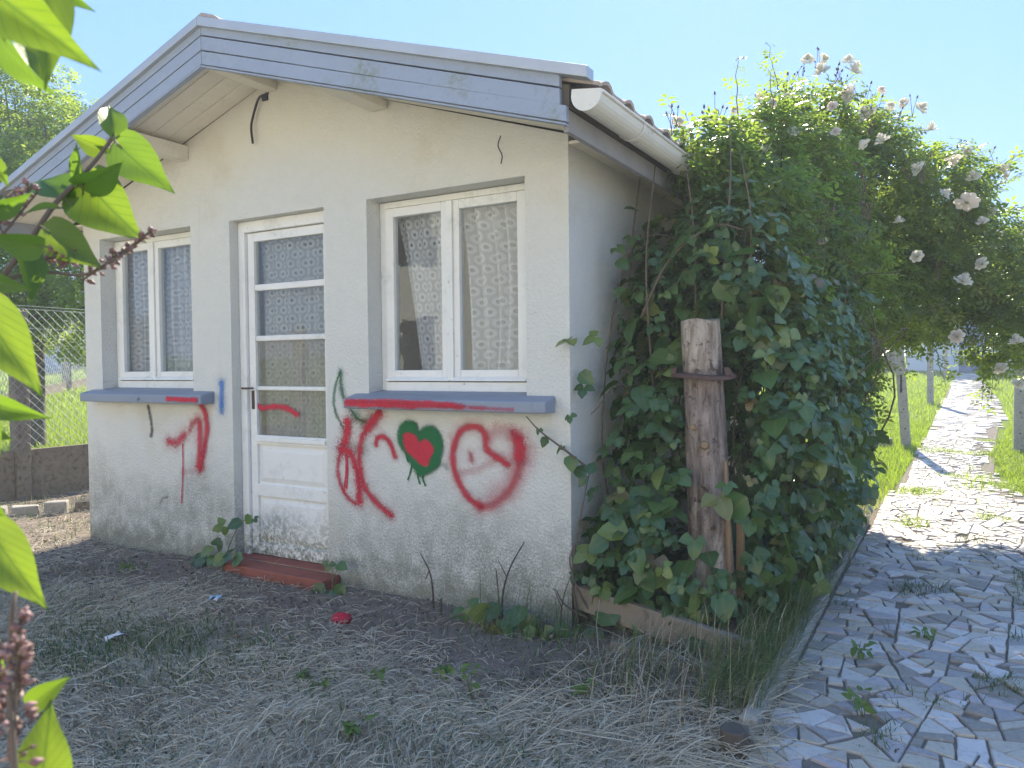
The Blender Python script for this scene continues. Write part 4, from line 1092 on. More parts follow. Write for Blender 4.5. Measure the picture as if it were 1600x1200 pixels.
# bare canes that show at the wall corner and above the log
for pts in ([(.05, -.03, .02), (.03, -.05, .25), (.06, -.04, .5), (.09, .02, .75)], [(.14, .02, .0), (.07, -.06, .18), (.035, -.09, .33), (.05, -.06, .42)], [(.10, -.02, .05), (.02, -.10, .12), (-.03, -.12, .20)],
            [(.08, .0, .78), (.0, -.06, .86), (-.12, -.09, .95), (-.19, -.1, 1.02)], [(.25, .3, 1.5), (.4, .3, 1.78), (.62, .28, 1.92), (.75, .35, 1.9)], [(.6, .45, 1.2), (.64, .4, 1.7), (.66, .45, 2.15), (.62, .6, 2.5)], [(.5, .4, 1.3), (.5, .38, 1.9), (.42, .5, 2.3)], [(.70, .5, 1.3), (.76, .45, 1.9), (.70, .5, 2.3)],
            [(.30, .35, 1.1), (.28, .3, 1.75), (.26, .5, 2.3)], [(.1, .5, 1.6), (.09, .62, 2.0), (.1, .72, 2.35)]):
    c_ = curve(pts, 6); cn.tube([tuple(p) for p in c_], list(np.linspace(.007, .003, len(c_))), 6)
cn.build('cane', M['stem'], bramble, smooth=True)

# ================================================================ climbing rose above it and over the path
rose = empty('climbing_rose', (.8, 2.6, 0), 'tall climbing rose with creamy white blooms arching over the paved path', 'rose bush')
RL = [((.62, 2.05, 2.60), (.40, .5, .42)), ((.76, 2.85, 2.88), (.42, .5, .40)), ((1.05, 3.2, 2.80), (.42, .5, .36)), ((1.5, 3.6, 2.60), (.40, .5, .36)), ((.50, 1.3, 2.36), (.34, .45, .32)), ((.55, 1.25, 2.15), (.38, .55, .45)), ((.55, 1.9, 2.45), (.42, .6, .50)), ((.62, 2.5, 2.72), (.42, .5, .55)), ((.70, 3.1, 2.80), (.45, .55, .55)), ((1.02, 3.3, 2.55), (.45, .6, .55)), ((1.35, 3.7, 2.45), (.42, .65, .52)),
      ((1.65, 4.0, 2.15), (.42, .65, .50)), ((.75, 2.4, 2.0), (.45, .9, .65)), ((.9, 3.5, 1.95), (.5, .9, .60)), ((1.3, 4.0, 1.85), (.5, .7, .48)), ((1.95, 4.2, 1.9), (.40, .6, .45)), ((.5, 3.7, 2.3), (.5, .7, .6)), ((.4, 4.3, 2.1), (.5, .6, .7)),
      ((2.2, 4.4, 1.65), (.34, .5, .36)), ((1.9, 4.1, 1.5), (.22, .4, .34)), ((.80, 3.3, 1.3), (.30, .55, .6)), ((.55, 1.4, 1.75), (.40, .6, .55)), ((.42, .95, 2.35), (.24, .35, .28)), ((1.2, 4.7, 2.35), (.5, .4, .35))]
P, N = sample_lobes(RL, 31000, .26, .45)
nz = np.array([mnoise.noise(Vector(p) * 2.6) for p in P])                    # clumps and gaps
keep = (nz > -.20) & clear_of_log(P); P, N = P[keep], N[keep]
tipd = unit(N * .9 + rng.normal(0, .7, P.shape) + np.array([0, 0, -.25])); nrm = unit(np.array([0, 0, .8]) + N * .5 + rng.normal(0, .45, P.shape))
# long shoots that break the outline
SH, ST = [], MB()
def shoot(a, d, L, sag, every=.045):
    pts = [a + d * L * t + np.array([0, 0, -sag * t * t]) for t in np.linspace(0, 1, 9)]
    pts = [p + rng.normal(0, .008, 3) for p in pts]
    ST.tube([tuple(p) for p in pts], list(np.linspace(.004, .0014, 9)), 5)
    n = int(L / every)
    for k in range(n):
        t = (k + .5) / n * 8; i = int(t); p = pts[i] + (pts[i + 1] - pts[i]) * (t - i)
        dd = unit(d * .7 + rng.normal(0, .7, 3))
        SH.append((p, dd))
    return pts[-1]
ends = []
sel = rng.choice(len(P), 150, replace=False)
for i in sel:
    if N[i][2] < .0 and rng.random() < .6: continue
    d = unit(N[i] + np.array([0, 0, .55]) + rng.normal(0, .3, 3))
    e = shoot(P[i], d, rng.uniform(.15, .42), rng.uniform(.0, .12)); ends.append(e)
for a, d, L, sg in (((1.9, 4.1, 1.5), (.1, 0, -1), .62, -.0), ((2.0, 4.2, 1.5), (.05, .1, -1), .5, 0), ((1.85, 4.3, 2.4), (.9, .1, .35), .8, .25), ((2.0, 4.3, 2.2), (.9, 0, .1), .7, .3), ((1.7, 4.0, 2.5), (.75, .2, .75), .6, .1), ((2.1, 4.4, 1.9), (.9, .1, -.1), .6, .3), ((1.2, 3.4, 1.6), (.1, -.3, -.9), .4, 0), ((.95, 3.0, 1.2), (.5, -.2, -.5), .4, .2), ((1.5, 4.1, 1.5), (.2, 0, -1), .32, 0), ((1.2, 3.9, 1.5), (0, 0, -1), .28, 0), ((2.2, 4.4, 1.5), (.2, -.1, -1), .45, 0)):
    for r_ in range(2): shoot(np.array(a) + rng.normal(0, .08, 3), unit(np.array(d, float) + rng.normal(0, .12, 3)), L, sg, .026)
SP = np.array([s_[0] for s_ in SH]); SD = np.array([s_[1] for s_ in SH])
P2 = np.concatenate([P, SP]); tip2 = np.concatenate([tipd, SD]); nr2 = np.concatenate([nrm, unit(np.array([0, 0, 1.0]) + rng.normal(0, .4, SP.shape))])
S, Tt, Nn = frames(nr2, tip2)
fo = link('foliage', npmesh('rose_foliage', *stamp(*ROSE, P2, S, Tt, Nn, rng.uniform(.08, .15, len(P2)), rng.random(len(P2)))), M['rose_leaf'], rose); tag(fo, kind='stuff')
for i in range(40):
    a = np.array([rng.uniform(.2, 1.0), rng.uniform(1.2, 3.4), rng.uniform(.0, 1.4)]); b = np.array([rng.uniform(.3, .95), rng.uniform(1.2, 3.2), rng.uniform(1.7, 2.7)])
    mid = (a + b) / 2 + rng.normal(0, .2, 3)
    c_ = np.array(curve([a, mid, b], 6))
    if in_hut(c_).any(): continue
    ST.tube([tuple(p) for p in c_], list(np.linspace(.008, .003, len(c_))), 5)
tag(ST.build('branch', M['stem'], rose, smooth=True), kind='stuff')
def rose_mesh(seed):
    r = random.Random(seed); V, F = [], []
    for ring, (cnt, rad, hgt, op, w) in enumerate(((4, .10, .34, .25, .24), (5, .20, .34, .55, .30), (6, .32, .26, .9, .36), (7, .42, .12, 1.25, .40))):
        for k in range(cnt):
            an = 2 * math.pi * (k + .5 * ring) / cnt + r.uniform(-.25, .25)
            n = len(V)
            for i in range(4):
                t = i / 3
                rr = rad * (.25 + .9 * math.sin(t * math.pi / 2) ** 1.1 * (.5 + .5 * op)); zz = hgt * t * (1.35 - op * .55 * t) - .05 * ring + r.uniform(-.02, .02)
                ww = w * (.45, 1.0, 1.08, .62)[i]
                for j in (-1, 0, 1):
                    a2 = an + j * ww / max(.16, rr) * .45
                    r2 = rr * (1 - .06 * abs(j))
                    V.append((r2 * math.cos(a2), r2 * math.sin(a2), zz + .03 * abs(j)))
            for i in range(3):
                for j in range(2):
                    F.append((n + i * 3 + j, n + i * 3 + j + 1, n + i * 3 + j + 4, n + i * 3 + j + 3))
    me = bpy.data.meshes.new('rose_bloom'); me.from_pydata(V, [], F); me.update(); me.shade_smooth(); me.materials.append(M['petal']); return me
rm = [rose_mesh(k) for k in range(4)]
for k, (x, y, z, s_) in enumerate(ROSES):
    n = unit(np.array([rng.normal(0, .5), -.8, .6]) + rng.normal(0, .45, 3)); a, b, c = frames(n[None], rand_dir(1))
    x, y, z = np.array([x, y, z]) + (CAM - np.array([x, y, z])) * .035      # on the outer face of the foliage
    place_leaf('rose_bloom', rm[k % 4], rose, (x, y, z), a[0], b[0], c[0], s_ * 1.15)
bm_v, bm_f = [], []
for j, (r_, z_) in enumerate(((.18, -.35), (.38, -.1), (.34, .25), (.12, .75))):
    for k in range(6): bm_v.append((r_ * math.cos(k * 1.0472), r_ * math.sin(k * 1.0472), z_))
for j in range(3):
    for k in range(6): bm_f.append((j * 6 + k, j * 6 + (k + 1) % 6, j * 6 + 6 + (k + 1) % 6, j * 6 + 6 + k))
bm_v += [(0, 0, -.5), (0, 0, 1.0)]; bm_f += [((k + 1) % 6, k, 24) for k in range(6)] + [(18 + k, 18 + (k + 1) % 6, 25) for k in range(6)]
bme = bpy.data.meshes.new('rose_bud'); bme.from_pydata(bm_v, [], bm_f); bme.update(); bme.shade_smooth(); bme.materials.append(M['bud'])
bs = MB()
for k, (x, y, z) in enumerate(BUDS + [e.tolist() for e in ends[:40]]):
    base = np.array([x, y, z]) + np.array([rng.normal(0, .02), 0, -.16])
    for q in range(rng.integers(2, 5)):
        d = unit(np.array([rng.normal(0, .3), rng.normal(0, .3), 1.0])); L = rng.uniform(.08, .19)
        e = base + d * L
        bs.tube([tuple(base), tuple(base + d * L * .5 + rng.normal(0, .006, 3)), tuple(e)], [.0022, .0018, .0016], 4)
        a, b, c = frames(d[None], rand_dir(1))
        place_leaf('bud', bme, rose, e, a[0], b[0], c[0], rng.uniform(.014, .022))
tag(bs.build('flower_stalk', M['bud'], rose), kind='stuff')

# ================================================================ log post with iron ring
log = empty('log_post', (.63, .25, 0), 'thick sawn log post with a rusty iron ring, standing upright in the brambles', 'log')
b = MB(); NS, NR = 20, 26
ax0, ax1 = Vector((.640, .25, -.1)), Vector((.566, .25, 1.474))
for j in range(NR):
    t = j / (NR - 1); c = ax0.lerp(ax1, t)
    r0 = .108 - .020 * t + (.012 * (1 - t) ** 4)
    for k in range(NS):
        a = 2 * math.pi * k / NS
        r_ = r0 * (1 + .07 * mnoise.noise(Vector((math.cos(a) * 1.3, math.sin(a) * 1.3, c.z * 1.6))) + .022 * mnoise.noise(Vector((math.cos(a) * 5, math.sin(a) * 5, c.z * 6))))
        for kx, kz, kr, kh in ((-1.75, .955, .030, .035), (-1.35, .875, .034, .04), (-2.3, 1.38, .02, .03)):
            da = (a - kx + math.pi) % (2 * math.pi) - math.pi
            r_ += kr * math.exp(-(da / .26) ** 2 - ((c.z - kz) / kh) ** 2)
        b.v.append((c.x + r_ * math.cos(a), c.y + r_ * math.sin(a), c.z + (.006 * math.sin(3 * a) if j == NR - 1 else 0)))
for j in range(NR - 1):
    for k in range(NS): b.f.append((j * NS + k, j * NS + (k + 1) % NS, (j + 1) * NS + (k + 1) % NS, (j + 1) * NS + k))
b.build('trunk', M['log'], log, smooth=True)
top = MB(); e = (NR - 1) * NS
top.v = [tuple(Vector(b.v[e + k]) + Vector((0, 0, .0015))) for k in range(NS)] + [(ax1.x, ax1.y, ax1.z + .004)]
top.f = [(k, (k + 1) % NS, NS) for k in range(NS)]; top.build('cut_top', M['end_grain'], log)
rg = MB(); zc = 1.212; xc, yc = .581, .25; n = 28
for k in range(n):
    a = 2 * math.pi * k / n; w = .012 * math.sin(2 * a)
    for r_, z_ in ((.098, .010), (.150, .004), (.153, -.014), (.098, -.016)): rg.v.append((xc + (r_ + (.006 if 1.2 < a < 1.7 else 0)) * math.cos(a), yc + r_ * math.sin(a), zc + z_ + w * .6))
for k in range(n):
    for q in range(4): rg.f.append((k * 4 + q, k * 4 + (q + 1) % 4, ((k + 1) % n) * 4 + (q + 1) % 4, ((k + 1) % n) * 4 + q))
ring = rg.build('iron_ring', M['rust'], log, bevel=.003)
for sx in (-1, 1):
    lg = MB(); lg.hexa([(xc + sx * .135 - .018, yc - .06, zc), (xc + sx * .135 + .018, yc - .06, zc), (xc + sx * .135 + .018, yc - .02, zc), (xc + sx * .135 - .018, yc - .02, zc), (xc + sx * .12 - .008, yc - .055, zc + .04), (xc + sx * .12 + .010, yc - .055, zc + .04), (xc + sx * .12 + .01, yc - .025, zc + .04), (xc + sx * .12 - .008, yc - .025, zc + .04)])
    lg.build('lug', M['rust'], ring, bevel=.003)
for a, z_, r_ in ((-1.35, .875, .02), (-1.75, .955, .015)):
    k = MB(); c = ax0.lerp(ax1, (z_ + .1) / 1.574); p = Vector((math.cos(a), math.sin(a), .15)); k.tube([c + p * .10, c + p * .138], [r_ * 1.2, r_ * .85], 9); k.build('knot', M['stake_wood'], log, smooth=False, bevel=.003)
k = MB(); k.tube([(.715, .20, .05), (.712, .195, .5), (.700, .19, .82)], [.014, .013, .007], 6); k.build('loose_bark', M['stake_wood'], log)
st = MB(); st.hexa([(.725, .275, -.05), (.765, .275, -.05), (.765, .31, -.05), (.725, .31, -.05), (.728, .275, .60), (.760, .275, .59), (.760, .31, .59), (.728, .31, .61)])
tag(st.build('wooden_stake', M['stake_wood'], bevel=.003), 'thin brown wooden stake standing close against the right side of the log post', 'stake')
pk = MB(); pk.hexa([(.02, -.02, .085), (.88, -.13, -.02), (.90, -.09, -.02), (.04, .02, .085), (.02, -.02, .20), (.88, -.13, .105), (.90, -.09, .105), (.04, .02, .20)])
tag(pk.build('weathered_plank', M['old_wood'], bevel=.006), 'weathered grey brown plank lying tilted under the brambles at the foot of the log', 'plank')
pk = MB(); pk.hexa([(.30, -.24, -.03), (.86, -.30, -.03), (.88, -.26, -.03), (.32, -.20, -.03), (.30, -.24, .045), (.86, -.30, .035), (.88, -.26, .035), (.32, -.20, .045)])
tag(pk.build('weathered_plank', M['old_wood'], bevel=.006), 'half buried dark plank on the soil in front of the tilted plank', 'plank')
pe = MB(); pe.tube([(1.0, -.86, -.05), (1.0, -.86, .08)], [.05, .046], 10)
tag(pe.build('wooden_stump', M['dark_wood'], bevel=.004), 'short dark stump at the near end of the path edging', 'stump')

# ================================================================ concrete posts along the path
def vine_post(x, y, lean, h, w, label, slot=False, z0=None):
    z = float(terrain(x, y)) if z0 is None else z0
    r = empty('concrete_post', (x, y, z), label, 'post', 'concrete posts along the path')
    b = MB(); q = w / 2; d = q * .8
    lx = lean * h
    b.hexa([(x - q, y - d, z - .1), (x + q, y - d, z - .1), (x + q, y + d, z - .1), (x - q, y + d, z - .1), (x + lx - q * .9, y - d * .9, z + h), (x + lx + q * .9, y - d * .9, z + h), (x + lx + q * .9, y + d * .9, z + h), (x + lx - q * .9, y + d * .9, z + h)])
    b.build('shaft', M['concrete'], r, bevel=.012)
    t = MB(); zz = z + .25
    while zz < z + h - .1:
        f_ = (zz - z) / h
        t.tube([(x + lx * f_, y - d * 1.01 - .001, zz), (x + lx * f_, y - d + .02, zz)], .011, 8); zz += .27
    t.build('wire_hole', M['black_rubber'], r)
    if slot:
        t = MB(); f_ = .55; t.box(x + lx * f_ - .012, x + lx * f_ + .012, y - d - .003, y - d + .01, z + .75, z + 1.0); t.build('slot', M['black_rubber'], r)
    return r
vine_post(1.03, 8.6, -.075, 1.75, .125, 'leaning concrete post with a dark slot, left of the path beyond the rose arch', True)
vine_post(1.14, 15.6, -.01, 1.7, .13, 'farther upright concrete post on the left edge of the path')
vine_post(1.33, 24.5, 0, 1.6, .11, 'farthest thin concrete post near the white house at the end of the path')
vine_post(2.335, 8.45, .0, 1.23, .145, 'pierced concrete post on the right side of the path')

# ================================================================ fences on the left
def fence(P, labels, h_post, plinth, mesh_top, cell, pw, group=None):
    r = empty('chain_link_fence', (P[0][0], P[0][1], float(terrain(*P[0]))), labels, 'fence')
    for x, y in P:
        z = float(terrain(x, y)); q = pw / 2
        b = MB(); b.box(x - q, x + q, y - q, y + q, z - .2, z + h_post); b.build('fence_post', M['concrete_old'], r, bevel=.012)
    wr = MB(); V, T_ = [], []
    for (x0, y0), (x1, y1) in zip(P[:-1], P[1:]):
        a, c = np.array([x0, y0]), np.array([x1, y1]); L = np.linalg.norm(c - a); u = (c - a) / L; n = np.array([-u[1], u[0]])
        za, zb_ = float(terrain(x0, y0)), float(terrain(x1, y1))
        q = pw / 2 + .001; t_ = .025
        A, B = a + u * q, c - u * q
        b = MB(); b.hexa([(*(A - n * t_), za - .1), (*(B - n * t_), zb_ - .1), (*(B + n * t_), zb_ - .1), (*(A + n * t_), za - .1), (*(A - n * t_), za + plinth), (*(B - n * t_), zb_ + plinth), (*(B + n * t_), zb_ + plinth), (*(A + n * t_), za + plinth)])
        b.build('plinth_panel', M['concrete_old'], r, bevel=.006)
        H = mesh_top - plinth - .02; rad = .0016 if cell < .1 else .004
        nd = n * (pw / 2 + .004)
        segs = []
        k = -H
        while k < L:
            for sgn in (1, -1):
                # a straight wire at 45 degrees, clipped to the panel
                if sgn == 1: s0, s1 = k, k + H; e0, e1 = 0, H
                else: s0, s1 = k, k + H; e0, e1 = H, 0
                c0, c1 = max(0, s0), min(L, s1)
                if c1 <= c0: continue
                f0, f1 = (c0 - s0) / H, (c1 - s0) / H
                segs.append((c0, e0 + (e1 - e0) * f0, c1, e0 + (e1 - e0) * f1, sgn))
            k += cell * 1.414
        for s0, h0, s1, h1, sg in segs:
            def pt(s, h_):
                g = a + u * s - nd + n * .0015 * sg
                return (g[0], g[1], za + (zb_ - za) * s / L + plinth + .02 + h_)
            wr.tube([pt(s0, h0), pt(s1, h1)], rad, 4, False)
        for hh in (H, H * .86, H + .03):
            g0, g1 = a - nd * 1.05, c - nd * 1.05
            sagz = .012
            wr.tube([(g0[0], g0[1], za + plinth + .02 + hh), ((g0[0] + g1[0]) / 2, (g0[1] + g1[1]) / 2, (za + zb_) / 2 + plinth + .02 + hh - sagz), (g1[0], g1[1], zb_ + plinth + .02 + hh)], rad * 1.3, 5, False)
    o = wr.build('wire_mesh', M['wire'], r); tag(o, kind='stuff')
    return r
fence([(-6.36, -4.3), (-6.35, -1.8), (-6.34, .72), (-6.32, 3.25), (-6.3, 5.8)], 'near chain link fence on concrete posts and low plinth boards left of the hut', 1.84, .475, 1.86, .062, .135)
d = np.array([-.736, .677])
o0 = np.array([-21.6, 9.9])
fence([tuple(o0 + d * t) for t in (-9.6, -6.4, -3.2, 0, 3.2, 6.4, 9.6)], 'distant chain link fence crossing the sunny lawn behind the near fence', 1.75, .26, 1.75, .16, .19)

# edging stones beside the fence and on the lawn
def block(x, y, z, sx, sy, sz, rz, label, mat):
    b = MB(); r = random.Random(int(x * 1000)); c, s = math.cos(rz), math.sin(rz)
    P = []
    for zz in (-.04, sz):
        for ax, ay in ((-1, -1), (1, -1), (1, 1), (-1, 1)):
            k = .92 if zz > 0 else 1
            lx, ly = ax * sx / 2 * k * r.uniform(.88, 1.08), ay * sy / 2 * k * r.uniform(.88, 1.08)
            P.append((x + lx * c - ly * s, y + lx * s + ly * c, z + zz * (r.uniform(.85, 1.1) if zz > 0 else 1)))
    b.hexa(P); o = b.build('edging_stone', mat, bevel=.012); return tag(o, label, 'stone', 'stones edging the bed by the fence')
ES = [((-5.62, .12), 'edging block nearest the bottom left of the sunny strip by the fence'), ((-5.42, .27), 'pale edging block just right of the fence post foot'), ((-5.30, .47), 'long pale edging block in the middle of the row by the fence'), ((-5.18, .70), 'darker broken edging block next to the weeds by the fence'), ((-5.05, .95), 'rightmost edging block of the row, closest to the hut corner')]
for k, ((x, y), lb) in enumerate(ES):
    block(x, y, -.012, .20 + .03 * (k % 2), .11, .085 + .01 * (k % 3), .95 + .2 * math.sin(k * 2), lb, M['concrete'] if k < 3 else M['concrete_old'])
for k, ((x, y), lb) in enumerate([((.40, 9.2), 'small grey rubble stone on the sunny lawn, left of two near the leaning post'), ((.70, 8.55), 'larger dark rubble stone on the lawn touching the foot of the leaning post')]):
    o = block(x, y, float(terrain(x, y)), .42 - .1 * k, .2, .12, .2, lb, M['concrete_old']); o['group'] = 'rubble stones on the lawn'; o.name = 'rubble_stone'

# blue barrel behind the far fence
br = empty('plastic_barrel', (-31.6, 15.2, float(terrain(-31.6, 15.2))), 'blue plastic barrel in the shade beyond the distant fence', 'barrel')
b = MB(); z = br.location.z
b.tube([(-31.6, 15.2, z + t) for t in (0, .08, .3, .34, .38, .7, .74, .78, 1.0, 1.06)], [.50, .56, .58, .60, .58, .58, .60, .58, .54, .48], 16)
b.build('drum', simple('blue_plastic', (.12, .25, .48), .5, .1), br, smooth=True)
b = MB(); b.tube([(-31.6, 15.2, z + 1.06), (-31.6, 15.2, z + 1.09)], [.44, .42], 16); b.build('lid', simple('barrel_lid', (.2, .3, .45), .5, .1), br)

# ================================================================ white house at the end of the path
wh = empty('white_house', (3.5, 33, .84), 'white rendered house with blue door at the far end of the path', 'house')
WM = simple('white_render', (.70, .70, .69), .9, .08, 1.5, .2)
zb_ = .6
b = MB(); b.box(-.04, 1.70, 30.0, 36, zb_, 4.75); b.box(2.62, 8.0, 30.0, 36, zb_, 4.75); b.box(1.70, 2.62, 30.0, 36, 3.05, 4.75); b.build('wall', WM, wh)
b = MB(); b.box(1.702, 2.618, 30.10, 30.16, .80, 3.045); dd = b.build('door', simple('blue_door', (.10, .19, .36), .6, .15, 4), wh, bevel=.01)
b = MB(); b.box(1.80, 2.12, 30.08, 30.098, 1.0, 2.8); b.box(2.2, 2.52, 30.08, 30.098, 1.0, 2.8); b.build('door_panel', simple('blue_door_panel', (.09, .17, .33), .6, .15, 4), dd, bevel=.01)
b = MB(); b.tube([(2.5, 30.06, 1.9), (2.5, 30.1, 1.9)], .03, 8); b.build('handle', M['zinc'], dd)
b = MB(); b.box(3.6, 4.6, 29.96, 29.998, 1.6, 3.0); wf = b.build('window', M['white_paint'], wh); b = MB(); b.box(3.7, 4.08, 29.93, 29.955, 1.7, 2.9); b.box(4.12, 4.5, 29.93, 29.955, 1.7, 2.9); b.build('pane', M['glass'], wf)
b = MB(); b.prism([(-.4, 29.6, 4.76), (8.4, 29.6, 4.76), (8.4, 33, 6.4), (-.4, 33, 6.4)], (0, 0, .12)); b.prism([(-.4, 33.01, 6.4), (8.4, 33.01, 6.4), (8.4, 36.4, 4.76), (-.4, 36.4, 4.76)], (0, 0, .12)); b.build('roof', M['tile'], wh)
sh = empty('garden_shed', (-1.6, 31, .8), 'low dark wooden shed left of the white house, behind the posts', 'shed')
b = MB(); b.box(-3.6, -.35, 31, 33, .6, 2.5); b.build('wall', M['dark_wood'], sh)
for k in range(7):
    b = MB(); b.box(-3.6 + k * .46, -3.6 + k * .46 + .44, 30.96, 30.998, .7, 2.48); b.build('board', M['dark_wood'], sh, bevel=.006)
b = MB(); b.hexa([(-3.8, 30.7, 2.51), (-.2, 30.7, 2.51), (-.2, 33.2, 2.9), (-3.8, 33.2, 2.9), (-3.8, 30.7, 2.58), (-.2, 30.7, 2.58), (-.2, 33.2, 2.97), (-3.8, 33.2, 2.97)]); b.build('roof', M['zinc'], sh)

# ================================================================ trees
def tree(name, label, cat, x, y, h, lobes, nleaf, size, mat, trunk_r, seed, group=None, gap=-.25):
    z = float(terrain(x, y)); r = empty(name, (x, y, z), label, cat, group)
    L = [((x + a, y + b_, z + c), rr) for (a, b_, c), rr in lobes]
    Pt, Nn_ = sample_lobes(L, nleaf, .3, .5)
    nz_ = np.array([mnoise.noise(Vector(p) * (1.6 if size < .12 else 1.0) + Vector((seed, 0, 0))) for p in Pt])
    Pt, Nn_ = Pt[nz_ > gap], Nn_[nz_ > gap]
    tp = unit(Nn_ + rng.normal(0, .8, Pt.shape) + np.array([0, 0, -.2])); nr = unit(Nn_ * .6 + np.array([0, 0, .6]) + rng.normal(0, .5, Pt.shape))
    s_, t_, n_ = frames(nr, tp)
    o = link('crown', npmesh(name + '_crown', *stamp(*ROSE, Pt, s_, t_, n_, rng.uniform(.75, 1.3, len(Pt)) * size, rng.random(len(Pt)))), mat, r); tag(o, kind='stuff')
    tk = MB()
    c_ = curve([(x, y, z - .2), (x + .1, y, z + h * .25), (x - .05, y + .1, z + h * .5), (x + .05, y, z + h * .85)], 5); tk.tube([tuple(p) for p in c_], list(np.linspace(trunk_r, trunk_r * .2, len(c_))), 10)
    rr_ = random.Random(seed)
    for (c, rad) in L:
        t0 = rr_.uniform(.2, .6); p0 = c_[int(t0 * (len(c_) - 1))]
        lm = curve([p0, (np.array(p0) + np.array(c)) / 2 + rng.normal(0, .15, 3), np.array(c) + np.array([0, 0, rad[2] * .4])], 4)
        tk.tube([tuple(p) for p in lm], list(np.linspace(trunk_r * .4, trunk_r * .08, len(lm))), 6)
        for q in range(5):
            e = np.array(c) + rand_dir(1)[0] * np.array(rad) * .9; lm2 = [lm[len(lm) // 2], (np.array(lm[-1]) + e) / 2, e]
            tk.tube([tuple(p) for p in lm2], [trunk_r * .16, trunk_r * .1, trunk_r * .03], 4)
    tk.build('trunk', M['bark'], r, smooth=True)
    return r
tree('broadleaf_tree', 'bright sunlit green tree standing left of the hut just beyond the near fence', 'tree', -10.2, 2.9, 5.6,
     [((0, 0, 3.1), (1.3, 1.2, 1.2)), ((.4, .3, 4.2), (.9, 1.0, .9)), ((-.7, .2, 4.8), (1.2, 1.1, 1.2)), ((-1.4, .2, 5.3), (1.0, 1, .9)), ((.9, .5, 2.5), (.9, .9, .8)), ((-1.2, -.3, 3.2), (1.1, 1, 1.2)), ((.1, .6, 3.6), (1.0, .9, .8)), ((.6, .6, 1.75), (.9, .7, .55)), ((-.3, -.2, 1.9), (1.0, .7, .6))], 15000, .17, M['tree_leaf'], .14, 3)
for k, (x, y, sc, lb) in enumerate([(-44, 17, .92, 'dark green tree in the shade at the far left behind both fences'), (-39.5, 22, .95, 'broad dark tree directly behind the blue barrel'), (-36.5, 27, .95, 'dark tree whose crown meets the left eave of the hut'), (-49, 25, .96, 'tall dark tree at the back of the left garden')]):
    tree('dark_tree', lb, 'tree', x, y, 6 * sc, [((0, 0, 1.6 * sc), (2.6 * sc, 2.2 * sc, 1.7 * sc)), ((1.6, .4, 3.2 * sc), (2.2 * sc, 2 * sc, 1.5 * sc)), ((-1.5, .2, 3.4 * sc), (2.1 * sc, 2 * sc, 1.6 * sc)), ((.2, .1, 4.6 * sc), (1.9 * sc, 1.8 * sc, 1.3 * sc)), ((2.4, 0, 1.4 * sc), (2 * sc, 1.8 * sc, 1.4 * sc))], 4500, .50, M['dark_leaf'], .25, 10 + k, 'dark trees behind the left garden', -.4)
for k, (x, y, lb) in enumerate([(-5.2, 33.5, 'leafy shrub left of the dark shed beyond the posts'), (-2.6, 29.6, 'low shaded shrub in front of the dark shed')]):
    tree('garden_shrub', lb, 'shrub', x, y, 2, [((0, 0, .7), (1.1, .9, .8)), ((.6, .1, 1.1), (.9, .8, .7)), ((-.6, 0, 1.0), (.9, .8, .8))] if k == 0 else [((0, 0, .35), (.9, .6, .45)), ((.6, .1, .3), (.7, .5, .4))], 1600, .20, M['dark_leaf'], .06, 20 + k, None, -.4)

# ================================================================ across the yard behind the onlooker: the house and tree mirrored in the window panes
nh = empty('neighbour_house', (-2, -12, 0), 'pale rendered house with tiled roof across the yard, mirrored in the hut windows', 'house')
b = MB(); b.box(-12, 10, -19, -11.0, -.2, 6.0); b.build('wall', simple('cream_render', (.69, .68, .63), .9, .08, 1.5, .2), nh)
b = MB(); b.prism([(-12.5, -10.4, 6.01), (10.5, -10.4, 6.01), (10.5, -15, 7.3), (-12.5, -15, 7.3)], (0, 0, .15)); b.prism([(-12.5, -15.01, 7.3), (10.5, -15.01, 7.3), (10.5, -19.6, 6.01), (-12.5, -19.6, 6.01)], (0, 0, .15)); b.build('roof', M['tile'], nh)
for x in (-10, -6.5, -3, 5.5):
    b = MB(); b.box(x, x + 1.1, -10.998, -10.94, 1.0, 2.4); b.box(x, x + 1.1, -10.998, -10.94, 3.7, 5.0); b.build('window', M['dark_wood'], nh)
tree('garden_tree', 'thin branched garden tree across the yard, mirrored in the right window', 'tree', 4.6, -8.2, 5.2, [((0, 0, 3.2), (1.3, 1.2, .8)), ((.7, .2, 4.2), (1.1, 1.0, .8)), ((-.8, 0, 4.0), (1.0, 1.0, .8))], 1500, .2, M['tree_leaf'], .12, 41, None, -.1)

# ================================================================ ground cover
def blades(x, y, z, h, w, lean, az, rnd):
    """Grass blades as bent tapering strips (5 points, 3 triangles)."""
    n = len(x); sx, sy = np.cos(az), np.sin(az); px_, py_ = -sy, sx
    V = np.zeros((n, 5, 3))
    for i, (t, ww) in enumerate(((0, 1), (0, -1), (.55, .8), (.55, -.8), (1, 0))):
        b = lean * t * t
        V[:, i, 0] = x + sx * b * h + px_ * w * ww / 2; V[:, i, 1] = y + sy * b * h + py_ * w * ww / 2
        V[:, i, 2] = z + h * (t - .35 * np.minimum(lean, 1.6) * t * t * .5)
    T = np.array([(0, 1, 3), (0, 3, 2), (2, 3, 4)])
    return V.reshape(-1, 3), (T[None] + (np.arange(n) * 5)[:, None, None]).reshape(-1, 3), np.repeat(rnd, 5)
def vnoise(x, y, s, off=0): return np.array([mnoise.noise(Vector((a * s + off, b * s, off))) for a, b in zip(x, y)])

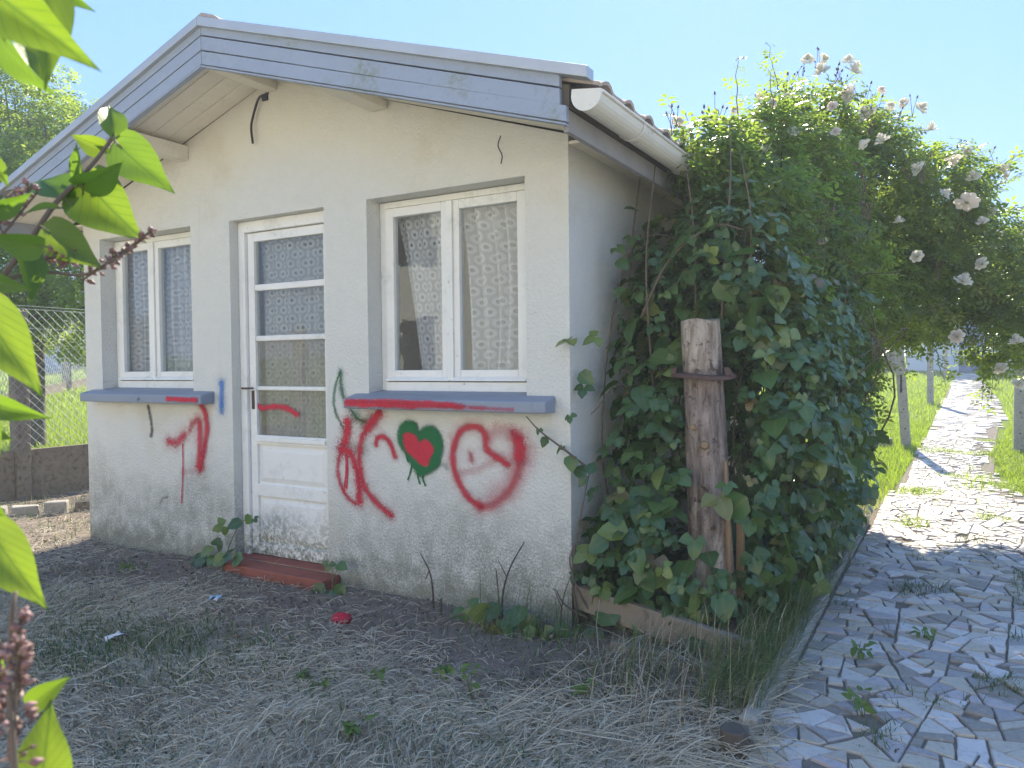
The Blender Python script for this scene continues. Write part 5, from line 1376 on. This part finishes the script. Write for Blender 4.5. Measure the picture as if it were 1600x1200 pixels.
# dry mown straw lying on the soil
def straws(n, xr, yr, dens, lift=.02, lmin=.04, lmax=.165, wd=(.0012, .0034)):
    x = rng.uniform(*xr, n); y = rng.uniform(*yr, n)
    k = rng.random(n) < dens(x, y); x, y = x[k], y[k]; n = len(x)
    az = 1.6 * vnoise(x, y, 1.0, 5) * math.pi + rng.normal(0, 1.15, n)
    L = rng.uniform(lmin, lmax, n) * rng.uniform(.4, 1, n); w = rng.uniform(*wd, n)
    bend = rng.normal(0, .075, n) * L
    pit = np.abs(rng.normal(0, .13, n)) + (rng.random(n) < .07) * rng.uniform(.1, .6, n)
    z0 = zg(x, y) + rng.uniform(.002, lift, n)
    V = np.zeros((n, 8, 3)); dx, dy = np.cos(az), np.sin(az)
    for i in range(4):
        t = i / 3; bb = bend * 4 * t * (1 - t)
        cx, cy = x + dx * (t - .5) * L - dy * bb, y + dy * (t - .5) * L + dx * bb
        cz = z0 + pit * L * t + .010 * np.sin(math.pi * t)
        for s, o in ((1, 0), (-1, 1)):
            V[:, i * 2 + o, 0] = cx - dy * w * s / 2; V[:, i * 2 + o, 1] = cy + dx * w * s / 2; V[:, i * 2 + o, 2] = cz + s * w * .25
    T = []
    for i in range(3): T += [(2 * i, 2 * i + 1, 2 * i + 3), (2 * i, 2 * i + 3, 2 * i + 2)]
    return V.reshape(-1, 3), (np.array(T)[None] + (np.arange(n) * 8)[:, None, None]).reshape(-1, 3), np.repeat(rng.random(n), 8)
def d_front(x, y):
    d = .07 + 1.0 * np.clip((-.40 - y) / 1.0, 0, 1)               # thin near the wall, thick towards the mown grass
    d = d * (.45 + 1.0 * np.clip(vnoise(x, y, 1.1, 2) + .45, 0, 1))
    d = d * np.clip((1.12 - x) / .12, 0, 1)
    g = np.exp(-(((x + 1.75) / .55) ** 2 + ((y + 1.30) / .3) ** 2))
    return np.clip(d * (1 - .8 * g), 0, 1)
def d_left(x, y): return .5 * (.5 + np.clip(vnoise(x, y, 2.0, 9), -.4, .5)) * ((x < -4.05) | (y < 0))
sv = merge([straws(125000, (-4.4, 1.12), (-2.75, -.03), d_front), straws(22000, (-6.25, -3.2), (-1.0, 1.6), d_left, lmax=.16), straws(1500, (.2, 1.12), (-1.1, -.05), lambda x, y: np.full(len(x), .9), .05, .1, .42)])
tag(link('dry_straw', npmesh('dry_straw', *sv), M['straw']), 'dry mown straw strewn over the front yard', kind='stuff')

# crumbs of dead leaf and twig on the bare soil
n = 16000
x = rng.uniform(-6.2, 1.0, n); y = rng.uniform(-2.6, 1.4, n)
k = ((y < -.02) | (x < -4.03)) & (rng.random(n) < .35 + .65 * np.exp(-((y + .45) / .5) ** 2)); x, y = x[k], y[k]; n = len(x)
P = np.stack([x, y, zg(x, y) + rng.uniform(.004, .022, n)], 1)
s_, t_, n_ = frames(np.array([0, 0, 1.0]) + rng.normal(0, .45, P.shape), rand_dir(n))
tag(link('leaf_litter', npmesh('leaf_litter', *stamp(*LEAF4, P, s_, t_, n_, rng.uniform(.012, .04, n), rng.random(n))), M['litter']), 'dead leaves and crumbs on the bare soil by the hut wall', kind='stuff')

def tuft_field(n, xr, yr, dens, hr, wr, lean=(.1, .9)):
    x = rng.uniform(*xr, n); y = rng.uniform(*yr, n)
    k = rng.random(n) < dens(x, y); x, y = x[k], y[k]; n = len(x)
    return blades(x, y, zg(x, y), rng.uniform(*hr, n), rng.uniform(*wr, n), rng.uniform(*lean, n), rng.uniform(0, 6.3, n), rng.random(n))
# sparse green grass in the shaded yard
def d_yard(x, y):
    g = 1.0 * np.exp(-(((x + 1.75) / .55) ** 2 + ((y + 1.30) / .32) ** 2)) + .55 * np.exp(-(((x + .85) / .25) ** 2 + ((y + 1.12) / .2) ** 2)) + .45 * np.exp(-(((x - .1) / .5) ** 2 + ((y + 1.2) / .25) ** 2))
    return np.clip(g * (.5 + 1.2 * np.clip(vnoise(x, y, 5, 3) + .3, 0, 1)) + .9 * np.clip(vnoise(x, y, 1.4, 17) - .12, 0, 1) * (y < -.25) + .05 * (vnoise(x, y, 3, 7) > .15), 0, 1) * (x < 1.05)
yv = merge([tuft_field(42000, (-3.4, 1.1), (-2.4, -.1), d_yard, (.02, .07), (.003, .007), (.3, 1.5)),
            tuft_field(9000, (-6.2, -4.05), (-.9, 1.6), lambda x, y: .32 * (vnoise(x, y, 2.5, 1) > .1) + .8 * np.exp(-((y - .75 - .6 * (x + 5.3)) / .16) ** 2), (.02, .09), (.002, .006))])
tag(link('yard_grass', npmesh('yard_grass', *yv), M['yard_grass']), 'thin green grass coming up through the straw', kind='stuff')
# weeds in the joints of the path
def d_path(x, y): return np.clip(2.6 * (vnoise(x, y, 3.2, 4) - .30), 0, 1) + .9 * (x > 1.98 + .1 * np.sin(3 * y)) * (vnoise(x, y, 2.2, 6) > -.15) * np.clip((y + .6), 0, 1) * .5
pv = merge([tuft_field(46000, (1.06, 2.7), (-1.6, 3.2), d_path, (.02, .08), (.002, .006), (.3, 1.6))])
tag(link('path_weeds', npmesh('path_weeds', *pv), M['yard_grass']), 'small grass tufts growing in the path joints', kind='stuff')
def d_sunny(x, y): return np.clip(3.5 * (vnoise(x * 1.0, y * .8, 1.9, 4) - .30 + .55 * np.clip((x - 1.62) / .5, 0, 1) * np.clip((y - 4.2) / 1.5, 0, 1) * np.clip((9.3 - y) / .8, 0, 1)), 0, 1)
tag(link('sunny_path_weeds', npmesh('sunny_path_weeds', *tuft_field(60000, (1.1, 2.7), (3.1, 9.6), d_sunny, (.02, .075), (.003, .008), (.3, 1.5))), M['grass']), 'patches of bright grass growing over the sunlit path', kind='stuff')
# sunny lawns
def d_right(x, y):
    on = (x > path_left(y) - .03) & (x < path_edge(y) + .03)
    return np.where(on, .35 * np.clip(3 * (vnoise(x, y, 1.9, 8) - .2), 0, 1) * (y < 8.5) + .02, 1) * np.clip((y - 3.4) / 1.5, 0, 1)
gr = merge([tuft_field(62000, (-1.2, 3.6), (3.4, 12), d_right, (.03, .11), (.004, .009)), tuft_field(30000, (-3.5, 5.5), (12, 30), lambda x, y: np.where((x > path_left(y)) & (x < path_edge(y)), .02, 1), (.05, .13), (.010, .02))])
tag(link('lawn_grass', npmesh('lawn_grass', *gr), M['grass']), 'bright sunlit lawn on both sides of the far path', kind='stuff')
gl = merge([tuft_field(42000, (-16, -6.42), (.2, 11), lambda x, y: ((y - .3) < -(x + 6.3) * 1.15 + 2.6) * 1.0, (.04, .12), (.006, .012)), tuft_field(34000, (-45, -16), (5, 26), lambda x, y: np.abs(y - 3 - (-x - 8) * .60) < 6, (.07, .18), (.02, .04))])
tag(link('left_lawn_grass', npmesh('left_lawn_grass', *gl), M['grass']), 'bright sunlit lawn beyond the chain link fence', kind='stuff')

# long grass hanging over the path edging at the foot of the brambles
def longgrass(n, xr, yr, hr, rngseed=0, az=None):
    x = rng.uniform(*xr, n); y = rng.uniform(*yr, n); h = rng.uniform(*hr, n); a = rng.normal(.0, .9, n) if az is None else rng.normal(az, .9, n)
    lean = rng.uniform(.2, 1.3, n); w = rng.uniform(.002, .0055, n)
    V = np.zeros((n, 11, 3)); dx, dy = np.cos(a), np.sin(a)
    for i in range(6):
        t = i / 5; ww = w * (1 - t) ** .6
        hx = lean * h * t * t * .75; hz = h * (t - .45 * lean * t ** 2.6)
        cx, cy, cz = x + dx * hx, y + dy * hx, zg(x, y) + np.maximum(hz, .01)
        if i < 5:
            for s, o in ((1, 0), (-1, 1)): V[:, 2 * i + o] = np.stack([cx - dy * ww * s / 2, cy + dx * ww * s / 2, cz], 1)
        else: V[:, 10] = np.stack([cx, cy, cz], 1)
    T = []
    for i in range(4): T += [(2 * i, 2 * i + 1, 2 * i + 3), (2 * i, 2 * i + 3, 2 * i + 2)]
    T.append((8, 9, 10))
    return V.reshape(-1, 3), (np.array(T)[None] + (np.arange(n) * 11)[:, None, None]).reshape(-1, 3), np.repeat(rng.random(n), 11)
lv = merge([longgrass(1100, (.80, 1.03), (-.65, .6), (.12, .40)), longgrass(900, (.85, 1.04), (.5, 3.2), (.12, .42)), longgrass(260, (.35, .95), (-.7, -.1), (.12, .38)), longgrass(160, (-.45, .2), (-.3, -.06), (.1, .4)), longgrass(60, (-5.2, -4.6), (.7, 1.3), (.12, .3))])
tag(link('long_grass', npmesh('long_grass', *lv), M['yard_grass']), 'long unmown grass along the foot of the brambles', kind='stuff')
dv = longgrass(260, (.45, 1.04), (-.85, .1), (.10, .36))
tag(link('dry_grass_stalks', npmesh('dry_grass_stalks', *dv), M['straw']), 'pale dry grass stalks at the corner of the path edging', kind='stuff')

# ================================================================ seedlings, dead twigs, scraps
def sprig(name, label, cat, stems, leaves, mat_stem, group=None, three=True):
    r = empty(name, stems[0][0] if stems else leaves[0][0], label, cat, group)
    b = MB()
    for pts, rad in [(s[:-1], s[-1]) for s in stems]:
        c_ = curve(pts, 5); b.tube([tuple(p) for p in c_], list(np.linspace(rad, rad * .45, len(c_))), 6)
    b.build('stem', mat_stem, r, smooth=True)
    for k, (p, s_) in enumerate(leaves):
        n = unit(np.array([.15, -.8, .65]) + rng.normal(0, .28, 3)); t = unit(np.array([rng.normal(0, .8), -.2, -.25])); a, bb, c = frames(n[None], t[None])
        place_leaf('leaf', bram_me[2 if k % 3 else 0] if three else bram_me[2], r, np.array(p) - bb[0] * s_ * .4, a[0], bb[0], c[0], s_)
    return r
sprig('bramble_seedling', 'small bramble seedling with dark leaves at the left foot of the door', 'plant',
      [[(-2.33, -.16, .0), (-2.31, -.13, .15), (-2.24, -.1, .30), .005], [(-2.33, -.16, .0), (-2.40, -.13, .15), (-2.43, -.12, .19), .004], [(-2.24, -.1, .30), (-2.18, -.1, .33), (-2.10, -.1, .34), .003]],
      [((-2.38, -.11, .27), .12), ((-2.25, -.12, .30), .10), ((-2.15, -.11, .335), .08), ((-2.10, -.11, .34), .06), ((-2.43, -.13, .17), .08), ((-2.39, -.13, .15), .08), ((-2.27, -.15, .12), .13), ((-2.20, -.16, .09), .12), ((-2.33, -.18, .08), .11)], M['green_stem'])
sprig('bramble_seedling', 'low tangle of dark leaves at the wall base left of the door', 'plant',
      [[(-2.60, -.08, .0), (-2.58, -.08, .07), (-2.53, -.09, .11), .004]],
      [((-2.62, -.1, .07), .10), ((-2.53, -.11, .10), .10), ((-2.48, -.12, .05), .09), ((-2.66, -.12, .03), .08), ((-2.56, -.15, .03), .11)], M['green_stem'])
sprig('bramble_seedling', 'pair of round leaves sprouting at the right end of the red door step', 'plant',
      [[(-1.44, -.14, -.01), (-1.45, -.12, .08), (-1.48, -.1, .13), .0035], [(-1.44, -.14, .05), (-1.42, -.12, .11), (-1.39, -.11, .13), .003]],
      [((-1.49, -.11, .14), .085), ((-1.40, -.11, .14), .08), ((-1.50, -.18, .0), .12), ((-1.42, -.2, -.01), .11), ((-1.36, -.16, .02), .09)], M['green_stem'])
sprig('bramble_clump', 'low bramble clump with broad leaves against the wall under the right window', 'plant',
      [[(-.30, -.16, -.01), (-.40, -.18, .04), (-.52, -.22, .03), (-.58, -.30, -.01), .006], [(-.30, -.16, -.01), (-.33, -.14, .10), (-.36, -.12, .26), .006], [(-.30, -.16, 0), (-.22, -.15, .06), (-.1, -.14, .05), .004]],
      [((-.47, -.2, .06), .13), ((-.40, -.2, .05), .14), ((-.34, -.18, .07), .12), ((-.26, -.2, .04), .14), ((-.2, -.17, .07), .12), ((-.14, -.18, .03), .12), ((-.33, -.24, .0), .14), ((-.24, -.25, -.01), .13), ((-.12, -.22, 0), .11), ((-.05, -.2, .02), .10), ((-.52, -.2, .03), .09)], M['stem'])
for pts, lb in (([[(-.76, -.10, -.03), (-.765, -.1, .10), (-.80, -.08, .18), (-.865, -.07, .265), .006], [(-.80, -.08, .18), (-.82, -.09, .13), .004]], 'thin crooked dead twig leaning on the wall left of the bramble clump'),
                ([[(-.69, -.14, -.04), (-.69, -.13, .06), .011]], 'short broken dead stalk between the two twigs under the right window'),
                ([[(-.33, -.12, .0), (-.33, -.1, .14), (-.30, -.08, .26), (-.235, -.05, .39), .006], [(-.32, -.09, .22), (-.37, -.08, .29), .0035]], 'tall forked dead twig rising from the bramble clump'),
                ([[(.0, -.14, -.02), (.0, -.1, .14), (.04, -.1, .26), .004], [(.0, -.1, .10), (-.05, -.1, .2), .003]], 'grassy dead twig at the bare right corner of the wall')):
    sprig('dead_twig', lb, 'twig', pts, [], M['dead_twig'])
def weed(x, y, hgt, label, n=9, size=.05):
    z = float(zg(x, y)); st, lv_ = [], []
    for k in range(3):
        d = rng.normal(0, .25, 2) * hgt
        st.append([(x, y, z), (x + d[0] * .5, y + d[1] * .5, z + hgt * .55), (x + d[0], y + d[1], z + hgt * rng.uniform(.7, 1)), .0022])
        for q in range(n // 3):
            t = rng.uniform(.35, 1); lv_.append(((x + d[0] * t + rng.normal(0, .018), y + d[1] * t + rng.normal(0, .018), z + hgt * t), size * rng.uniform(.6, 1.1)))
    r = sprig('weed_plant', label, 'weed', st, [], M['green_stem'])
    for p, s_ in lv_:
        a, b, c = frames(unit(np.array([0, -.3, 1.0]) + rng.normal(0, .4, 3))[None], rand_dir(1)); place_leaf('leaf', weed_me, r, p, a[0], b[0], c[0], s_)
weed_me = leaf_meshes('weed_leaf', [leaflet(1, .3, (0, 0), 0, .2, .3, 4, .08)], leafmat('weed_leaf', [(0, (.10, .19, .04)), (1, (.17, .26, .06))], .5, .4))[0]
for x, y, hh, lb in ((.02, -.93, .13, 'upright yellow green weed in the straw before the right end of the wall'), (-.20, -.78, .05, 'low bright weed in the straw below the big red heart'), (.42, -.77, .12, 'yellow green weed growing in front of the half buried plank'), (-.56, -1.15, .06, 'small weed in the straw directly in front of the door step, left of its neighbour'),
                     (-.68, -1.10, .05, 'tiny weed leaf cluster in the straw, nearest the green grass patch'), (-.15, -1.42, .07, 'low weed in the straw at the bottom edge of the yard'), (-.42, -.98, .05, 'flat weed in the middle of the straw'), (-2.9, -.42, .06, 'young weed on the dark soil below the left window'), (1.34, -.38, .10, 'weed growing in a path joint closest to the onlooker'), (1.50, .58, .07, 'weed in a joint in the middle of the path'), (1.26, .18, .10, 'leafy weed in a joint near the path edging')):
    weed(x, y, hh, lb)
def scrap(name, x, y, size, col, label, seed):
    r = random.Random(seed); n = 9; V = []; z = float(zg(x, y)) + .03
    for k in range(n):
        a = 2 * math.pi * k / n; q = size * r.uniform(.6, 1.1) * (1 if abs(math.cos(a)) > .4 else .55)
        V.append((x + q * math.cos(a + .4), y + q * math.sin(a + .4), z + r.uniform(-.01, .018)))
    b = MB(); c = (x, y, z + .014); b.v = V + [c] + [(a, d, e - .0015) for a, d, e in V] + [(c[0], c[1], c[2] - .0015)]
    for k in range(n): b.f += [(k, (k + 1) % n, n), (n + 1 + (k + 1) % n, n + 1 + k, 2 * n + 1), (k, n + 1 + k, n + 1 + (k + 1) % n, (k + 1) % n)]
    tag(b.build(name, simple(name + '_' + str(seed), col, .7, .1), smooth=False), label, 'litter')
scrap('paper_scrap', -1.81, -1.19, .055, (.62, .62, .62), 'torn pale grey scrap of paper lying beside the green grass patch', 1)
scrap('plastic_scrap', -1.87, -.59, .04, (.25, .45, .62), 'crumpled light blue plastic scrap on the dark soil in front of the door', 2)
scrap('plastic_scrap', -1.84, -.60, .018, (.62, .62, .65), 'tiny white scrap touching the light blue plastic scrap', 3)
rc = empty('painted_stone', (-1.03, -.51, 0), 'small clod sprayed bright red on the soil in front of the wall', 'stone')
bm = bmesh_ball = MB()
for j in range(5):
    for k in range(9):
        a = 2 * math.pi * k / 9; ph = math.pi * (j + .5) / 5; q = .045 * (1 + .25 * mnoise.noise(Vector((math.cos(a) * 2, math.sin(a) * 2, j * .7))))
        bm.v.append((-1.03 + q * 1.3 * math.sin(ph) * math.cos(a), -.51 + q * math.sin(ph) * math.sin(a), .012 + q * .75 * math.cos(ph)))
for j in range(4):
    for k in range(9): bm.f.append((j * 9 + k, (j + 1) * 9 + k, (j + 1) * 9 + (k + 1) % 9, j * 9 + (k + 1) % 9))
bm.f.append(tuple(range(9)))
bm.build('clod', simple('red_painted_clod', (.42, .02, .04), .6, .2, 30, .5), rc, smooth=True)

# ================================================================ lilac reaching in from the left, close to the camera
lil = empty('lilac_bush', (.35, -3.1, 0), 'lilac branches with bright heart shaped leaves and withered flower heads at the left edge', 'bush')
def lilac_mesh(seed):
    r = random.Random(seed); n, m_ = 11, 3
    V, F = [], []; fold = r.uniform(.10, .30); curl = r.uniform(.04, .28); tw = r.uniform(-.25, .25); side = r.uniform(-.08, .08)
    for i in range(n + 1):
        t = i / n
        w = (math.sin(math.pi * t ** .60) ** .75) * (1 - .22 * t) * (1 - .55 * max(0, (t - .6) / .4)) if 0 < t < 1 else 0
        if i == 0: w = .10
        for j in range(-m_, m_ + 1):
            u = j / m_
            yb = t - (.15 * (abs(u) ** 1.3) * max(0, 1 - t * 3.2)) 
            V.append((u * w * .60 + side * math.sin(math.pi * t), yb, fold * abs(u) * w * .8 - curl * t * t + tw * u * w * t + .012 * math.sin(9 * t + 4 * u)))
    k = 2 * m_ + 1
    for i in range(n):
        for j in range(2 * m_): F.append((i * k + j, i * k + j + 1, (i + 1) * k + j + 1, (i + 1) * k + j))
    V += []; me = bpy.data.meshes.new('lilac_leaf'); me.from_pydata(V, [], F); me.update(); me.shade_smooth(); me.materials.append(M['lilac_leaf']); return me
lm = [lilac_mesh(k) for k in range(6)]
pet = MB()
for k, (b, t, w, roll) in enumerate(LILAC_LEAVES):
    b, t = np.array(b), np.array(t); ax = t - b; L = np.linalg.norm(ax); ax /= L
    view = unit((CAM - (b + t) / 2)); side0 = unit(np.cross(ax, view)); n0 = np.cross(side0, ax)
    a = math.radians(roll); n_ = n0 * math.cos(a) + side0 * math.sin(a); sd = np.cross(ax, n_)
    o = bpy.data.objects.new('leaf', lm[k % 6]); COL.objects.link(o); o.parent = lil
    ws = w * .86 * L / math.cos(a) if abs(roll) < 40 else w * L * .9
    mm = Matrix(((sd[0] * ws, ax[0] * L, n_[0] * L, b[0] - lil.location.x), (sd[1] * ws, ax[1] * L, n_[1] * L, b[1] - lil.location.y), (sd[2] * ws, ax[2] * L, n_[2] * L, b[2] - lil.location.z), (0, 0, 0, 1)))
    o.matrix_basis = mm
    pet.tube([tuple(b - ax * L * .32 - n0 * .006), tuple(b - ax * L * .12), tuple(b + ax * L * .06)], [.0014, .0012, .001], 5)
pet.build('leaf_stalk', M['green_stem'], lil, smooth=True)
for k, (pts, r_) in enumerate(LILAC_TWIGS):                           # each branch runs from the ground to its tip
    a = np.array(pts[0]); base = np.array([.30 + .05 * (k % 3), -3.05 - .06 * (k % 2), .0])
    root = curve([base, (a + base) / 2 + np.array([-.06, -.05, .0]), a], 6); tip_ = curve(pts, 5)[1:]
    tw = MB(); tw.tube([tuple(p) for p in root + tip_], list(np.linspace(.011, r_, len(root))) + list(np.linspace(r_, r_ * .55, len(tip_))), 8)
    tw.build('branch', M['stem'], lil, smooth=True)
capv = [(0, 0, -.5), (.5, 0, 0), (0, .42, 0), (-.5, 0, 0), (0, -.42, 0), (.12, 0, .8), (-.12, 0, .8)]
capf = [(0, 2, 1), (0, 3, 2), (0, 4, 3), (0, 1, 4), (1, 2, 5), (2, 3, 6), (2, 6, 5), (3, 4, 6), (4, 1, 5), (4, 5, 6)]
for a, b, n, sp in PANICLES:
    a, b = np.array(a), np.array(b); t = rng.random(n); rad = sp * (1 - .5 * t) * rng.uniform(.3, 1.1, n)
    dr = rand_dir(n); ax = unit(b - a); dr = unit(dr - (dr @ ax)[:, None] * ax * .5)
    P = a + (b - a) * t[:, None] + dr * rad[:, None]
    s_, t_, n_ = frames(dr + ax * .5, rand_dir(n)); N2 = n_
    v1 = stamp(capv, capf, P, s_, t_, N2, rng.uniform(.0045, .0095, n), rng.random(n))
    h = empty('tmp')
    bpy.data.objects.remove(h)
    o = link('flower_head', npmesh('lilac_head', *v1), M['capsule'], lil, smooth=True)
    st = MB()
    for p, tt in zip(P, t): st.tube([tuple(a + (b - a) * max(0, tt - .08)), tuple(p)], [.0009, .0006], 3, False)
    st.tube([tuple(a), tuple(b)], [.0018, .0008], 5)
    st.build('head_stalk', M['stem'], o)

# ================================================================ thin air volume added to imitate lens glare and lift the shadows
hb = MB(); hb.box(-900, 900, -500, 1000, -1.2, 8.6)
hm = bpy.data.materials.new('glare_scatter'); hm.use_nodes = True; hn = hm.node_tree; hn.nodes.clear()
pv_ = hn.nodes.new('ShaderNodeVolumePrincipled'); ho = hn.nodes.new('ShaderNodeOutputMaterial')
pv_.inputs['Color'].default_value = (.86, .93, 1.0, 1); pv_.inputs['Density'].default_value = .0048; pv_.inputs['Anisotropy'].default_value = .2
hn.links.new(pv_.outputs[0], ho.inputs['Volume'])
tag(hb.build('glare_volume', hm), 'thin scattering volume added to imitate sun glare', kind='stuff')
